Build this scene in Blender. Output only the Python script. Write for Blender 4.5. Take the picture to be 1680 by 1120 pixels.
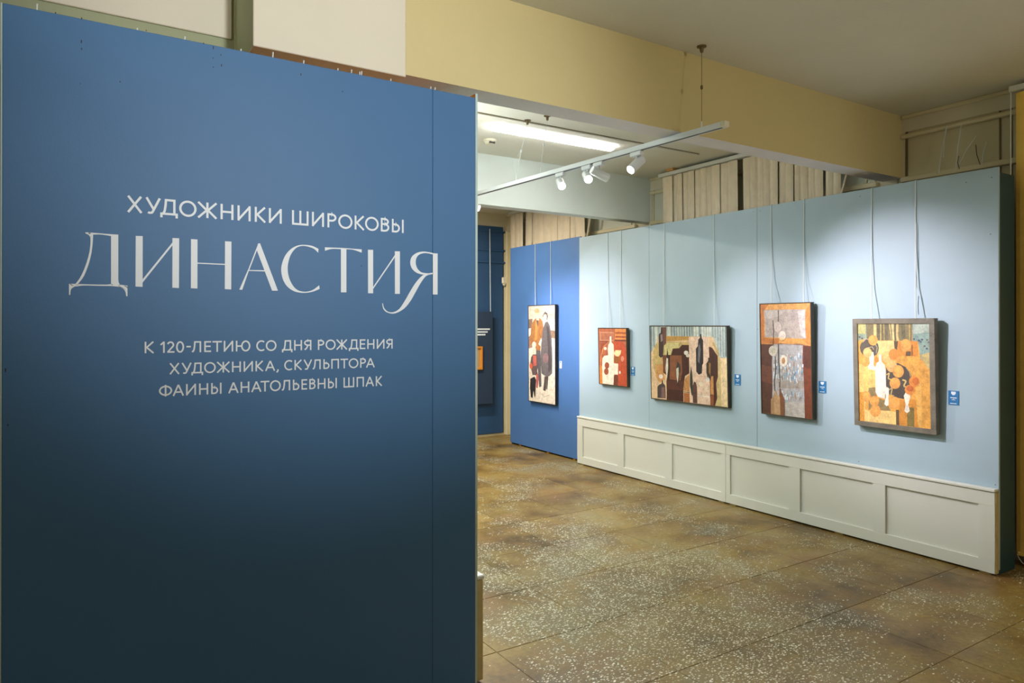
import bpy, bmesh, math, random
import numpy as np
from mathutils import Vector, Matrix
random.seed(7)
for _o in list(bpy.data.objects): bpy.data.objects.remove(_o)
SC = bpy.context.scene
COL = SC.collection
# ------------------------------------------------------------------ camera
F_PX, YAW, PIT, ROL, SY, EYE = 1150.275, math.radians(32.6179), math.radians(.1275), math.radians(.0181), -29.5466, 1.5
Fw = Vector((math.sin(YAW)*math.cos(PIT), math.cos(YAW)*math.cos(PIT), math.sin(PIT)))
R0 = Vector((math.cos(YAW), -math.sin(YAW), 0)); U0 = R0.cross(Fw)
Rt = R0*math.cos(ROL)+U0*math.sin(ROL); Up = -R0*math.sin(ROL)+U0*math.cos(ROL)
cd = bpy.data.cameras.new('camera'); cam = bpy.data.objects.new('camera', cd); COL.objects.link(cam)
M = Matrix((Rt, Up, -Fw)).transposed().to_4x4(); M.translation = Vector((0, 0, EYE)); cam.matrix_world = M
cd.sensor_width = 36; cd.lens = F_PX/1680*36; cd.shift_y = SY/1680; cd.clip_start = .05
SC.camera = cam
# ------------------------------------------------------------------ world, exposure
w = bpy.data.worlds.new('world'); SC.world = w; w.use_nodes = True
w.node_tree.nodes['Background'].inputs[0].default_value = (.55, .6, .65, 1)
w.node_tree.nodes['Background'].inputs[1].default_value = .05
vs = SC.view_settings; vs.view_transform = 'Standard'; vs.look = 'None'; vs.gamma = 1; vs.exposure = 0.6; vs.use_curve_mapping = False
# ------------------------------------------------------------------ lights (room lamps and added fills; those on fixtures are aimed below)
def aim(o, target):
    d = Vector(target)-o.location
    o.rotation_euler = d.to_track_quat('-Z', 'Y').to_euler()
def spot(name, loc, target, power, angle, blend, col, size=.03):
    l = bpy.data.lights.new(name, 'SPOT'); l.energy = power; l.spot_size = math.radians(angle); l.spot_blend = blend
    l.color = col; l.shadow_soft_size = size
    o = bpy.data.objects.new(name, l); COL.objects.link(o); o.location = loc; aim(o, target); return o
def area(name, loc, target, power, sx, sy, col):
    l = bpy.data.lights.new(name, 'AREA'); l.shape = 'RECTANGLE'; l.size = sx; l.size_y = sy; l.energy = power; l.color = col
    o = bpy.data.objects.new(name, l); COL.objects.link(o); o.location = loc; aim(o, target); return o
COOL = (1, .89, .99); WARM = (1, .80, .55); NEUT = (1, .93, .82)
spot('spot_poster', (1.1, -1.5, 2.45), (1.0, 2.6, 2.35), 315, 47, 1, (.95, .98, 1), .15)
area('lamp_bay_front', (-.5, -.6, 2.93), (-.3, -.6, 0), 10, 1.3, .12, (1, .92, .78))
area('lamp_bay_right', (3.4, -.9, 2.93), (3.4, -.9, 0), 18, 1.3, .12, (1, .92, .78))
area('lamp_bay_far', (3.1, 6.9, 2.93), (3.1, 6.9, 0), 75, 1.3, .12, (1, .9, .75))
area('fill_bay_left', (-.2, 4.7, 2.93), (-.2, 4.7, 0), 60, 1.3, .12, (1, .96, .92))  # added fill brightening the beam underside through the gap; no fixture stands here
area('fill_uplight', (1.95, 4.35, 2.56), (2.1, 4.35, 3), 6, .10, 1.2, (.95, 1, .97))  # added uplight to brighten the second-bay ceiling
area('fill_bay_second', (1.95, 4.35, 2.495), (1.95, 4.35, 0), 34, .12, 1.3, (.84, 1, .98))  # added fill for wall, wainscot and floor, hidden behind the title partition
spot('fill_beam', (3.3, -1.4, 2.35), (3.3, 2.8, 2.8), 66, 72, 1, (1, .95, .84), .25)  # added fill to brighten the yellow beam toward its right end
spot('fill_recess', (-1.6, .9, 2.6), (.6, 2.95, 2.86), 40, 30, 1, (1, .95, .8), .05)  # added fill brightening the left side of the cream box
# wall washers on the rails
WASH = [((2.88, 3.48, 2.47), (4.72, 2.58, 1.42), 170, 52), ((2.88, 5.1, 2.47), (4.72, 3.36, 1.3), 125, 40),
        ((2.88, 5.9, 2.47), (4.72, 5.75, 1.5), 100, 52), ((2.88, 6.9, 2.47), (4.77, 6.45, 1.4), 150, 44)]
# ------------------------------------------------------------------ helpers
def lin(c): return tuple(((v/255)/12.92 if v/255 <= .04045 else ((v/255+.055)/1.055)**2.4) for v in c)
def at(px, py, ax, v):
    """point where the line of sight through photo pixel (px,py) meets the plane coordinate[ax] = v"""
    d = Fw+Rt*((px-840)/F_PX)-Up*((py-560-SY)/F_PX); o = Vector((0, 0, EYE)); t = (v-o[ax])/d[ax]; return o+d*t
def new_mat(name, rgb, rough=.6, var=.06, scale=6, bump=0, bscale=60, spec=.5, emit=0, metal=0, rnd=0, stretch=None):
    m = bpy.data.materials.new(name); m.use_nodes = True; nt = m.node_tree; b = nt.nodes['Principled BSDF']
    c = lin(rgb); b.inputs['Roughness'].default_value = rough; b.inputs['Specular IOR Level'].default_value = spec; b.inputs['Metallic'].default_value = metal
    if emit:
        b.inputs['Emission Color'].default_value = (*c, 1); b.inputs['Emission Strength'].default_value = emit
    tc = nt.nodes.new('ShaderNodeTexCoord'); src = tc.outputs['Object']
    if stretch:
        mp = nt.nodes.new('ShaderNodeMapping'); mp.inputs['Scale'].default_value = stretch; nt.links.new(src, mp.inputs[0]); src = mp.outputs[0]
    n = nt.nodes.new('ShaderNodeTexNoise'); n.inputs['Scale'].default_value = scale; n.inputs['Detail'].default_value = 5; nt.links.new(src, n.inputs[0])
    r = nt.nodes.new('ShaderNodeValToRGB'); e = r.color_ramp.elements
    e[0].position = .3; e[1].position = .7
    e[0].color = (*[max(0, v*(1-var)) for v in c], 1); e[1].color = (*[min(1, v*(1+var)) for v in c], 1)
    nt.links.new(n.outputs[0], r.inputs[0]); out = r.outputs[0]
    if rnd:
        oi = nt.nodes.new('ShaderNodeObjectInfo'); hs = nt.nodes.new('ShaderNodeHueSaturation'); mr = nt.nodes.new('ShaderNodeMapRange')
        mr.inputs[3].default_value = 1-rnd; mr.inputs[4].default_value = 1+rnd
        nt.links.new(oi.outputs['Random'], mr.inputs[0]); nt.links.new(mr.outputs[0], hs.inputs['Value']); nt.links.new(out, hs.inputs['Color']); out = hs.outputs[0]
    nt.links.new(out, b.inputs['Base Color'])
    if bump:
        n2 = nt.nodes.new('ShaderNodeTexNoise'); n2.inputs['Scale'].default_value = bscale; n2.inputs['Detail'].default_value = 4; nt.links.new(src, n2.inputs[0])
        bp = nt.nodes.new('ShaderNodeBump'); bp.inputs['Strength'].default_value = bump; bp.inputs['Distance'].default_value = .01
        nt.links.new(n2.outputs[0], bp.inputs['Height']); nt.links.new(bp.outputs[0], b.inputs['Normal'])
    return m
class MB:
    def __init__(s): s.v = []; s.f = []; s.mi = []; s.col = []
    def face(s, pts, mi=0, col=None):
        k = len(s.v); s.v += [tuple(p) for p in pts]; s.f.append(tuple(range(k, k+len(pts)))); s.mi.append(mi); s.col.append(col); return s
    def box(s, x0, x1, y0, y1, z0, z1, mi=0):
        k = len(s.v); s.v += [(x, y, z) for z in (z0, z1) for y in (y0, y1) for x in (x0, x1)]
        for f in ((0, 2, 3, 1), (4, 5, 7, 6), (0, 1, 5, 4), (2, 6, 7, 3), (0, 4, 6, 2), (1, 3, 7, 5)): s.f.append(tuple(k+i for i in f)); s.mi.append(mi); s.col.append(None)
        return s
    def hexa(s, a, b, mi=0):
        """a, b: two quads (4 pts each) joined into a solid"""
        k = len(s.v); s.v += [tuple(p) for p in list(a)+list(b)]
        for f in ((3, 2, 1, 0), (4, 5, 6, 7), (0, 1, 5, 4), (1, 2, 6, 5), (2, 3, 7, 6), (3, 0, 4, 7)): s.f.append(tuple(k+i for i in f)); s.mi.append(mi); s.col.append(None)
        return s
    def tube(s, pts, r, n=8, r2=None, mi=0, cap=True):
        pts = [Vector(p) for p in pts]; k = len(s.v); m = len(pts)
        for i, p in enumerate(pts):
            t = (pts[min(i+1, m-1)]-pts[max(i-1, 0)]).normalized(); a = t.orthogonal().normalized() if abs(t.z) > .9 else t.cross(Vector((0, 0, 1))).normalized()
            if abs(t.z) > .9: a = (Vector((1, 0, 0))-t*t.x).normalized()
            b = t.cross(a); rr = r if r2 is None else r+(r2-r)*i/(m-1)
            for j in range(n): q = p+(a*math.cos(2*math.pi*j/n)+b*math.sin(2*math.pi*j/n))*rr; s.v.append(tuple(q))
        for i in range(m-1):
            for j in range(n): s.f.append((k+i*n+j, k+i*n+(j+1) % n, k+(i+1)*n+(j+1) % n, k+(i+1)*n+j)); s.mi.append(mi); s.col.append(None)
        if cap:
            s.f.append(tuple(k+j for j in reversed(range(n)))); s.f.append(tuple(k+(m-1)*n+j for j in range(n))); s.mi += [mi, mi]; s.col += [None, None]
        return s
    def lathe(s, o, ax, prof, n=20, mi=0):
        o = Vector(o); ax = Vector(ax).normalized(); a = ax.orthogonal().normalized(); b = ax.cross(a); k = len(s.v)
        for (t, r) in prof:
            for j in range(n): s.v.append(tuple(o+ax*t+(a*math.cos(2*math.pi*j/n)+b*math.sin(2*math.pi*j/n))*r))
        for i in range(len(prof)-1):
            for j in range(n): s.f.append((k+i*n+j, k+i*n+(j+1) % n, k+(i+1)*n+(j+1) % n, k+(i+1)*n+j)); s.mi.append(mi); s.col.append(None)
        s.f.append(tuple(k+j for j in reversed(range(n)))); s.f.append(tuple(k+(len(prof)-1)*n+j for j in range(n))); s.mi += [mi, mi]; s.col += [None, None]
        return s
    def build(s, name, mats, parent=None, bevel=0, smooth=False, **kw):
        me = bpy.data.meshes.new(name); me.from_pydata(s.v, [], s.f)
        for m in (mats if isinstance(mats, (list, tuple)) else [mats]): me.materials.append(m)
        for p, mi in zip(me.polygons, s.mi): p.material_index = mi
        if any(c is not None for c in s.col):
            ca = me.color_attributes.new('paint', 'FLOAT_COLOR', 'CORNER'); i = 0
            for f, c in zip(s.f, s.col):
                for _ in f: ca.data[i].color = (*(c or (1, 1, 1)), 1); i += 1
        me.update()
        bm = bmesh.new(); bm.from_mesh(me)
        if bevel: 
            bmesh.ops.remove_doubles(bm, verts=bm.verts, dist=1e-5)
            bmesh.ops.bevel(bm, geom=[e for e in bm.edges if e.is_manifold and e.calc_face_angle(0) > .6], offset=bevel, segments=1, affect='EDGES', profile=.5)
        if not any(c is not None for c in s.col) and not kw.get('flat'): bmesh.ops.recalc_face_normals(bm, faces=bm.faces)
        bm.to_mesh(me); bm.free()
        if smooth: me.shade_smooth() if hasattr(me, 'shade_smooth') else None
        o = bpy.data.objects.new(name, me); COL.objects.link(o)
        if parent is not None:
            o.parent = parent; o.matrix_parent_inverse = Matrix.Translation(parent.location).inverted() if parent.type == 'EMPTY' and not parent.get('rot') else Matrix()
        if kw.get('label'): o['label'] = kw['label']
        return o
def tag(o, label, cat, group=None): o['label'] = label; o['category'] = cat; o['group'] = group if group else ''; (o.pop('group') if not group else None); return o
def struct(o): o['kind'] = 'structure'; return o
def empty(name, loc, label=None, cat=None, group=None):
    o = bpy.data.objects.new(name, None); COL.objects.link(o); o.location = loc; o.empty_display_size = .05
    if label: tag(o, label, cat, group)
    return o
# ------------------------------------------------------------------ key planes (metres, eye at x=y=0)
YP, HP = 2.5243, 2.44            # poster partition face
XL, HL = 4.7275, 2.4514          # pale blue partition face
XD, HD = 4.6884, .518            # wainscot face
XB = 4.771                       # blue partition face
XW, HC = 5.148, 3.0203           # window wall, ceiling
YB, HB = 2.766, 2.569            # first beam
YB2 = 5.372
YF = 8.178
# ------------------------------------------------------------------ materials
m_cream = new_mat('cream_wall_paint', (214, 205, 178), .75, .04, 2, .15, 90)
m_yellow = new_mat('yellow_cream_paint', (212, 196, 142), .6, .03, 2, .12, 70)
m_boxc = new_mat('pale_cream_paint', (224, 216, 196), .7, .03, 2, .1, 80)
m_under = new_mat('grey_white_paint', (226, 222, 224), .7, .05, 3, .12, 80)
m_ceil = new_mat('ceiling_whitewash', (226, 225, 212), .85, .04, 1.5, .2, 50)
m_sage = new_mat('sage_green_paint', (160, 166, 132), .7, .05, 3, .1, 80)
m_poster = new_mat('deep_blue_board_paint', (60, 107, 152), .55, .02, 5, .04, 300)
m_edge = new_mat('pale_blue_green_edge', (176, 198, 196), .6)
m_light = new_mat('pale_blue_board_paint', (161, 183, 195), .55, .02, 4, .04, 300)
m_blue = new_mat('mid_blue_board_paint', (72, 113, 170), .5, .03, 4, .04, 300)
m_navyw = new_mat('far_wall_blue_paint', (40, 78, 120), .6, .05, 3)
m_teal = new_mat('dark_teal_board', (34, 70, 78), .6, .08, 6)
m_wood = new_mat('raw_orange_pine', (214, 142, 50), .6, .15, 5, stretch=(1, 1, 10))
m_white = new_mat('white_satin_paint', (212, 213, 203), .45, .015, 3)
m_raww = new_mat('cut_board_edge', (190, 172, 118), .7, .1, 20)
m_letter = new_mat('off_white_vinyl', (228, 233, 236), .5, .01)
m_rail = new_mat('white_powder_coat', (222, 226, 228), .35, .01)
m_dark = new_mat('black_slot', (14, 15, 16), .5)
m_metal = new_mat('worn_steel', (120, 105, 75), .45, .1, metal=.6)
m_cord = new_mat('white_nylon_cord', (214, 222, 222), .4, .02)
m_blind = new_mat('beige_slat_fabric', (228, 212, 184), .8, .05, 14, .25, 160, rnd=.05)
m_blindy = new_mat('mustard_slat_fabric', (246, 206, 100), .8, .06, 14, .25, 160, rnd=.05)
m_pane = new_mat('covered_window_pane', (208, 197, 160), .6, .04, 3)
m_pane2 = new_mat('pale_green_window_film', (206, 208, 190), .6, .04, 3)
m_winfr = new_mat('window_frame_paint', (216, 204, 166), .5, .04, 5)
m_glow = new_mat('lamp_diffuser', (255, 255, 255), .5, 0, emit=22)
m_lens = new_mat('spotlight_lens', (255, 255, 255), .5, 0, emit=25)
m_plastic = new_mat('ivory_plastic', (226, 220, 196), .4)
m_label = new_mat('blue_caption_card', (34, 112, 168), .5, .02)
m_labelw = new_mat('white_print', (222, 232, 240), .5)
m_pine = new_mat('pale_pine', (196, 150, 88), .6, .1)
m_beigefr = new_mat('greybrown_frame', (112, 106, 92), .55, .22, 16, .3, 90)
m_blackfr = new_mat('dark_umber_frame', (50, 42, 34), .5, .1, 20)
m_olivefr = new_mat('olive_brass_frame', (62, 54, 38), .4, .15, 20)
m_canvas = new_mat('raw_canvas_edge', (60, 52, 44), .8)
m_orange = new_mat('gilt_orange_frame', (214, 138, 44), .5, .1)
m_navy = new_mat('navy_banner', (36, 56, 82), .7, .04)
def floor_mat():
    m = bpy.data.materials.new('worn_terrazzo'); m.use_nodes = True; nt = m.node_tree; b = nt.nodes['Principled BSDF']; N = nt.nodes.new; Lk = nt.links.new
    g = N('ShaderNodeNewGeometry'); P = g.outputs['Position']
    def noise(sc, det=5, rough=.55, off=(0, 0, 0)):
        mp = N('ShaderNodeMapping'); mp.inputs['Location'].default_value = off; Lk(P, mp.inputs[0])
        n = N('ShaderNodeTexNoise'); n.inputs['Scale'].default_value = sc; n.inputs['Detail'].default_value = det; n.inputs['Roughness'].default_value = rough; Lk(mp.outputs[0], n.inputs[0]); return n.outputs[0]
    def ramp(src, stops):
        r = N('ShaderNodeValToRGB'); e = r.color_ramp.elements
        while len(e) < len(stops): e.new(.5)
        for k, (p, c) in enumerate(stops): e[k].position = p; e[k].color = (*c, 1)
        Lk(src, r.inputs[0]); return r.outputs[0]
    def mix(f, a, c, mode='MIX'):
        x = N('ShaderNodeMix'); x.data_type = 'RGBA'; x.blend_type = mode
        (Lk(f, x.inputs[0]) if not isinstance(f, float) else setattr(x.inputs[0], 'default_value', f)); Lk(a, x.inputs[6])
        (Lk(c, x.inputs[7]) if not isinstance(c, tuple) else setattr(x.inputs[7], 'default_value', (*c, 1))); return x.outputs[2]
    def mth(op, a, c):
        x = N('ShaderNodeMath'); x.operation = op; x.use_clamp = False
        for i, q in enumerate((a, c)):
            if isinstance(q, (int, float)): x.inputs[i].default_value = q
            else: Lk(q, x.inputs[i])
        return x.outputs[0]
    base = ramp(noise(1.6, 8, .62), [(.34, lin((86, 68, 30))), (.45, lin((126, 100, 46))), (.56, lin((150, 126, 66))), (.66, lin((146, 130, 84)))])
    fine = ramp(noise(38, 6, .7, (3, 1, 0)), [(.30, (.55, .52, .46)), (.55, (.95, .93, .9)), (.75, (1.25, 1.2, 1.12))])
    base = mix(.8, base, fine, 'MULTIPLY')
    oi = N('ShaderNodeObjectInfo'); mr = N('ShaderNodeMapRange'); mr.inputs[3].default_value = .82; mr.inputs[4].default_value = 1.12; Lk(oi.outputs['Random'], mr.inputs[0])
    hs = N('ShaderNodeHueSaturation'); Lk(mr.outputs[0], hs.inputs['Value']); Lk(base, hs.inputs['Color']); base = hs.outputs[0]
    rust = ramp(noise(2.3, 6, .6, (7, 3, 0)), [(.54, (0, 0, 0)), (.68, (1, 1, 1))])
    base = mix(mth('MULTIPLY', rust, .7), base, lin((134, 100, 58)))
    # exposed marble chips where the surface is worn
    vo = N('ShaderNodeTexVoronoi'); vo.inputs['Scale'].default_value = 70; vo.inputs['Randomness'].default_value = 1
    mp = N('ShaderNodeMapping'); mp.inputs['Scale'].default_value = (1, 1.7, 1); mp.inputs['Rotation'].default_value = (0, 0, .6); Lk(P, mp.inputs[0]); Lk(mp.outputs[0], vo.inputs[0])
    sepc = N('ShaderNodeSeparateColor'); Lk(vo.outputs['Color'], sepc.inputs[0])
    size = mth('MULTIPLY', sepc.outputs[1], .36)
    chip = mth('LESS_THAN', vo.outputs['Distance'], mth('ADD', size, .16))
    # worn path: broad patch in the middle of the room
    sp = N('ShaderNodeSeparateXYZ'); Lk(P, sp.inputs[0])
    dx = mth('DIVIDE', mth('SUBTRACT', sp.outputs[0], 2.55), 1.15); dy = mth('DIVIDE', mth('SUBTRACT', sp.outputs[1], 2.7), 1.9)
    d2 = N('ShaderNodeMath'); d2.operation = 'ADD'; a1 = N('ShaderNodeMath'); a1.operation = 'MULTIPLY'; Lk(dx, a1.inputs[0]); Lk(dx, a1.inputs[1])
    a2 = N('ShaderNodeMath'); a2.operation = 'MULTIPLY'; Lk(dy, a2.inputs[0]); Lk(dy, a2.inputs[1]); Lk(a1.outputs[0], d2.inputs[0]); Lk(a2.outputs[0], d2.inputs[1])
    path = ramp(d2.outputs[0], [(.0, (1, 1, 1)), (.95, (0, 0, 0))])
    nz = noise(2.1, 7, .68, (1.5, 9, 0))
    slabr = mth('MULTIPLY', mth('SUBTRACT', oi.outputs['Random'], .5), .16)
    dn = N('ShaderNodeMath'); dn.operation = 'ADD'; Lk(slabr, dn.inputs[0]); Lk(mth('MULTIPLY', mth('SUBTRACT', nz, .36), 1.7), dn.inputs[1])
    dens = mth('ADD', mth('MULTIPLY', path, .30), dn.outputs[0])
    dens = ramp(dens, [(.22, (0, 0, 0)), (.50, (1, 1, 1))])
    pick = mth('LESS_THAN', sepc.outputs[0], mth('ADD', mth('MULTIPLY', dens, .93), .02))
    cm = mth('MULTIPLY', chip, pick)
    chipcol = ramp(sepc.outputs[2], [(.0, lin((168, 156, 122))), (.5, lin((206, 198, 168))), (1, lin((236, 232, 212)))])
    base = mix(mth('MULTIPLY', dens, .45), base, lin((104, 99, 74)))
    fin = mix(mth('MULTIPLY', cm, .9), base, chipcol)
    Lk(fin, b.inputs['Base Color'])
    rg = ramp(noise(3, 5, .6, (2, 2, 0)), [(.3, (.30,)*3), (.7, (.55,)*3)]); Lk(rg, b.inputs['Roughness'])
    b.inputs['Specular IOR Level'].default_value = .45
    bp = N('ShaderNodeBump'); bp.inputs['Strength'].default_value = .35; bp.inputs['Distance'].default_value = .004; Lk(mth('ADD', mth('MULTIPLY', cm, .4), mth('MULTIPLY', noise(30, 6, .7), .6)), bp.inputs['Height']); Lk(bp.outputs[0], b.inputs['Normal'])
    return m
m_floor = floor_mat()
m_grout = new_mat('slab_joint_mortar', (150, 138, 106), .8, .3, 2.5, .3, 80)
def paint_mat():
    m = bpy.data.materials.new('oil_paint'); m.use_nodes = True; nt = m.node_tree; b = nt.nodes['Principled BSDF']; N = nt.nodes.new; Lk = nt.links.new
    a = N('ShaderNodeVertexColor'); a.layer_name = 'paint'; tc = N('ShaderNodeTexCoord')
    mp = N('ShaderNodeMapping'); mp.inputs['Scale'].default_value = (1, 1, .8); Lk(tc.outputs['Object'], mp.inputs[0])
    n = N('ShaderNodeTexNoise'); n.inputs['Scale'].default_value = 26; n.inputs['Detail'].default_value = 7; n.inputs['Roughness'].default_value = .65; Lk(mp.outputs[0], n.inputs[0])
    r = N('ShaderNodeValToRGB'); e = r.color_ramp.elements; e[0].position = .36; e[1].position = .62; e[0].color = (.42, .42, .44, 1); e[1].color = (1.12, 1.1, 1.06, 1)
    n3 = N('ShaderNodeTexNoise'); n3.inputs['Scale'].default_value = 110; n3.inputs['Detail'].default_value = 3; Lk(mp.outputs[0], n3.inputs[0])
    mx = N('ShaderNodeMath'); mx.operation = 'MULTIPLY_ADD'; mx.inputs[1].default_value = .4; Lk(n3.outputs[0], mx.inputs[0])
    ms = N('ShaderNodeMath'); ms.operation = 'MULTIPLY'; ms.inputs[1].default_value = .6; Lk(n.outputs[0], ms.inputs[0]); Lk(ms.outputs[0], mx.inputs[2]); Lk(mx.outputs[0], r.inputs[0])
    x = N('ShaderNodeMix'); x.data_type = 'RGBA'; x.blend_type = 'MULTIPLY'; x.inputs[0].default_value = .7; Lk(a.outputs[0], x.inputs[6]); Lk(r.outputs[0], x.inputs[7])
    Lk(x.outputs[2], b.inputs['Base Color']); b.inputs['Roughness'].default_value = .6
    bp = N('ShaderNodeBump'); bp.inputs['Strength'].default_value = .25; bp.inputs['Distance'].default_value = .003; Lk(n.outputs[0], bp.inputs['Height']); Lk(bp.outputs[0], b.inputs['Normal'])
    return m
m_paint = paint_mat()
# ================================================================== THE ROOM
fl = struct(MB().box(-3, XW+.2, -3, YF+.2, -.12, -.0032).build('floor', m_grout))
S = .572; X0 = 3.393-7*S; Y0 = 2.178-2*S-S
slabme = []
for k in range(1):
    g = .0019; slabme.append(MB().box(g, S-g, g, S-g, -.03, 0).build('floor_slab', m_floor, fl, bevel=.001))
first = slabme[0]; nslab = 0
for i in range(-3, 11):
    for j in range(-2, 14):
        x = X0+i*S; y = Y0+j*S
        if x+S > XW-.0 and x+.2 > XW: continue
        if y+.2 > YF or x < -1.6: continue
        o = first if nslab == 0 else first.copy()
        if nslab: COL.objects.link(o); o.parent = fl
        o.location = (x, y, random.uniform(-.0008, .0004)); o.rotation_euler = (random.uniform(-.0006, .0006), random.uniform(-.0006, .0006), 0); nslab += 1
struct(MB().box(-3, XW+.2, -3, YF+.2, HC, HC+.15).build('ceiling', m_ceil))
wl = struct(MB().box(-3.15, -3, -3, YF+.2, -.1, HC).build('wall_left', m_cream))
wf = struct(MB().box(-3.15, XW+.2, -3.15, -3, -.1, HC).build('wall_front', m_cream))
wb = struct(MB().box(-3.15, XW+.2, YF, YF+.15, -.1, HC).build('wall_back', m_cream))
# window wall: parapet and head of plaster, window strip between, piers under the beams
WR = .05
wr = MB()
wr.box(XW, XW+.2, -3, YF, -.1, .85); wr.box(XW, XW+.2, -3, YF, 2.90, HC)
for y0, y1 in ((-3, -2.6), (YB-.02, YB+.18), (YB2-.02, YB2+.2), (YF-.45, YF)): wr.box(XW, XW+.2, y0, y1, .85, 2.9)
wr = struct(wr.build('wall_right', m_cream))
def window(n, y0, y1, pm):
    o = struct(empty('window_%d' % n, (XW, (y0+y1)/2, .85)))
    o.name = 'window_%d' % n
    MB().box(XW+.008, XW+.02, y0, y1, .85, 2.9).build('window_pane', pm, o)
    MB().tube([(XW-.012, y0, 2.872), (XW-.012, y1, 2.866)], .017, 10).build('heating_pipe', m_winfr, o)
    MB().box(XW-.035, XW+.05, y0, y1, 2.535, 2.572).build('transom', m_winfr, o, bevel=.004)
    MB().box(XW-.03, XW+.05, y0, y1, .85, .90).build('window_sill', m_winfr, o, bevel=.004)
    L = y1-y0; k = max(2, int(L/.62)); 
    for i in range(k+1):
        yy = y0+.03+(L-.06)*i/k
        MB().box(XW-.004, XW+.008, yy-.0045, yy+.0045, .9, 2.9).build('mullion', m_metal if n == 1 else m_winfr, o)
        MB().box(XW-.002, XW+.008, yy+.06, yy+.068, .9, 2.9).build('mullion', m_metal if n == 1 else m_winfr, o)
    return o
window(1, -2.6, YB-.0, m_pane); window(2, YB+.18, YB2-.02, m_pane2); window(3, YB2+.2, YF-.45, m_pane2)
for n, (y0, y1) in enumerate(((-3, YB), (YB+.15, YB2), (YB2+.13, YF))):
    struct(MB().box(XW-.022, XW, y0, y1, HC-.028, HC).build('trim_%d' % (n+1), m_winfr, bevel=.006))
# beams
b1 = MB(); b1.box(1.229, XW, YB, YB+.15, HB, 2.836, 0); b1.box(1.229, XW, YB+.004, YB+.15, 2.836, HC, 0)
b1 = b1.build('ceiling_beam', [m_yellow, m_under]); struct(b1)
for p in b1.data.polygons:
    if p.normal.z < -.9 or p.normal.y > .9: p.material_index = 1
bx_ = struct(MB().box(.604, 1.229, YB-.006, 3.10, HB-.012, HC).build('ceiling_beam', [m_boxc, m_sage], bevel=.003))
for p in bx_.data.polygons:
    if p.normal.x < -.9: p.material_index = 1
b2 = MB().box(-3, XW, YB2, YB2+.13, HB, HC).build('ceiling_beam', new_mat('cool_white_beam_paint', (222, 231, 225), .7, .04, 3, .1, 80)); struct(b2)
# wall behind the poster partition: sage wall with a cream board over it
struct(MB().box(-3, .604, 3.10, 3.22, -.1, HC).build('wall_middle', m_sage))
struct(MB().box(-3, .59, 3.088, 3.10, 2.69, HC).build('trim_4', m_boxc, bevel=.003))
# conduit batten on the ceiling of the second bay
struct(MB().box(1.2, 4.75, 4.345, 4.425, HC-.012, HC, 0).box(1.2, 4.75, 4.339, 4.345, HC-.004, HC, 1).box(1.2, 4.75, 4.425, 4.433, HC-.004, HC, 1).build('trim_6', [m_ceil, m_metal]))
# ------------------------------------------------------------------ far blue wall cladding
fw = empty('display_partition', (4.0, YF-.03, 0), 'dark blue cladding boards on the far end wall beyond the open bay', 'partition')
zc = [.03, 2.351, 2.514, 2.768, 2.84]
for i in range(4):
    MB().box(1.6, 5.06, YF-.045, YF, zc[i]+.004, zc[i+1]-.004).build('board', m_navyw, fw, bevel=.003)
    if i: MB().box(1.6, 5.09, YF-.062, YF-.045, zc[i]-.014, zc[i]+.010).build('ledge', m_navyw, fw, bevel=.002)
struct(MB().box(-3, XW, YF-.03, YF, 0, .028).build('baseboard_back', m_winfr))
tr = struct(MB().box(5.085, XW, YF-.10, YF, 0, HC-.24).build('trim_7', m_winfr, bevel=.006))
sn = empty('wall_sensor', (5.05, YF-.07, 2.06), 'small white wall sensor on the dark blue far wall beside the cream casing', 'sensor')
MB().box(5.02, 5.09, YF-.10, YF-.063, 2.06, 2.15).build('sensor_housing', m_plastic, sn, bevel=.01)
MB().lathe((5.055, YF-.082, 2.062), (0, 0, -1), [(0, .026), (.018, .02), (.03, .008)], 12).build('sensor_lens', m_plastic, sn)
bn = empty('hanging_banner', (4.6, YF-.13, .44), 'navy text banner hanging on a cord against the far blue wall', 'banner')
MB().box(4.1, 4.845, YF-.13, YF-.118, .45, 1.68).build('banner_board', m_navy, bn, bevel=.002)
for k, (x1, z) in enumerate(((4.80, 1.445), (4.765, 1.408), (4.73, 1.372))): MB().box(4.3, x1, YF-.1315, YF-.13, z-.010, z+.010).build('text_line', m_labelw, bn)
MB().tube([(4.815, YF-.12, 1.68), (4.815, YF-.1, 2.79)], .005, 6).build('hanging_cord', m_cord, bn)
fo = empty('small_frame', (4.6, YF-.17, .91), 'small picture in an orange wooden frame on the navy banner', 'picture')
for (a, b_, c, d) in ((4.45, 4.675, 1.19, 1.217), (4.45, 4.675, .91, .937), (4.648, 4.675, .937, 1.19), (4.45, 4.477, .937, 1.19)): MB().box(a, b_, YF-.16, YF-.131, c, d).build('frame_bar', m_orange, fo, bevel=.003)
MB().box(4.477, 4.648, YF-.145, YF-.131, .937, 1.19).build('picture_panel', m_pine, fo)
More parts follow.
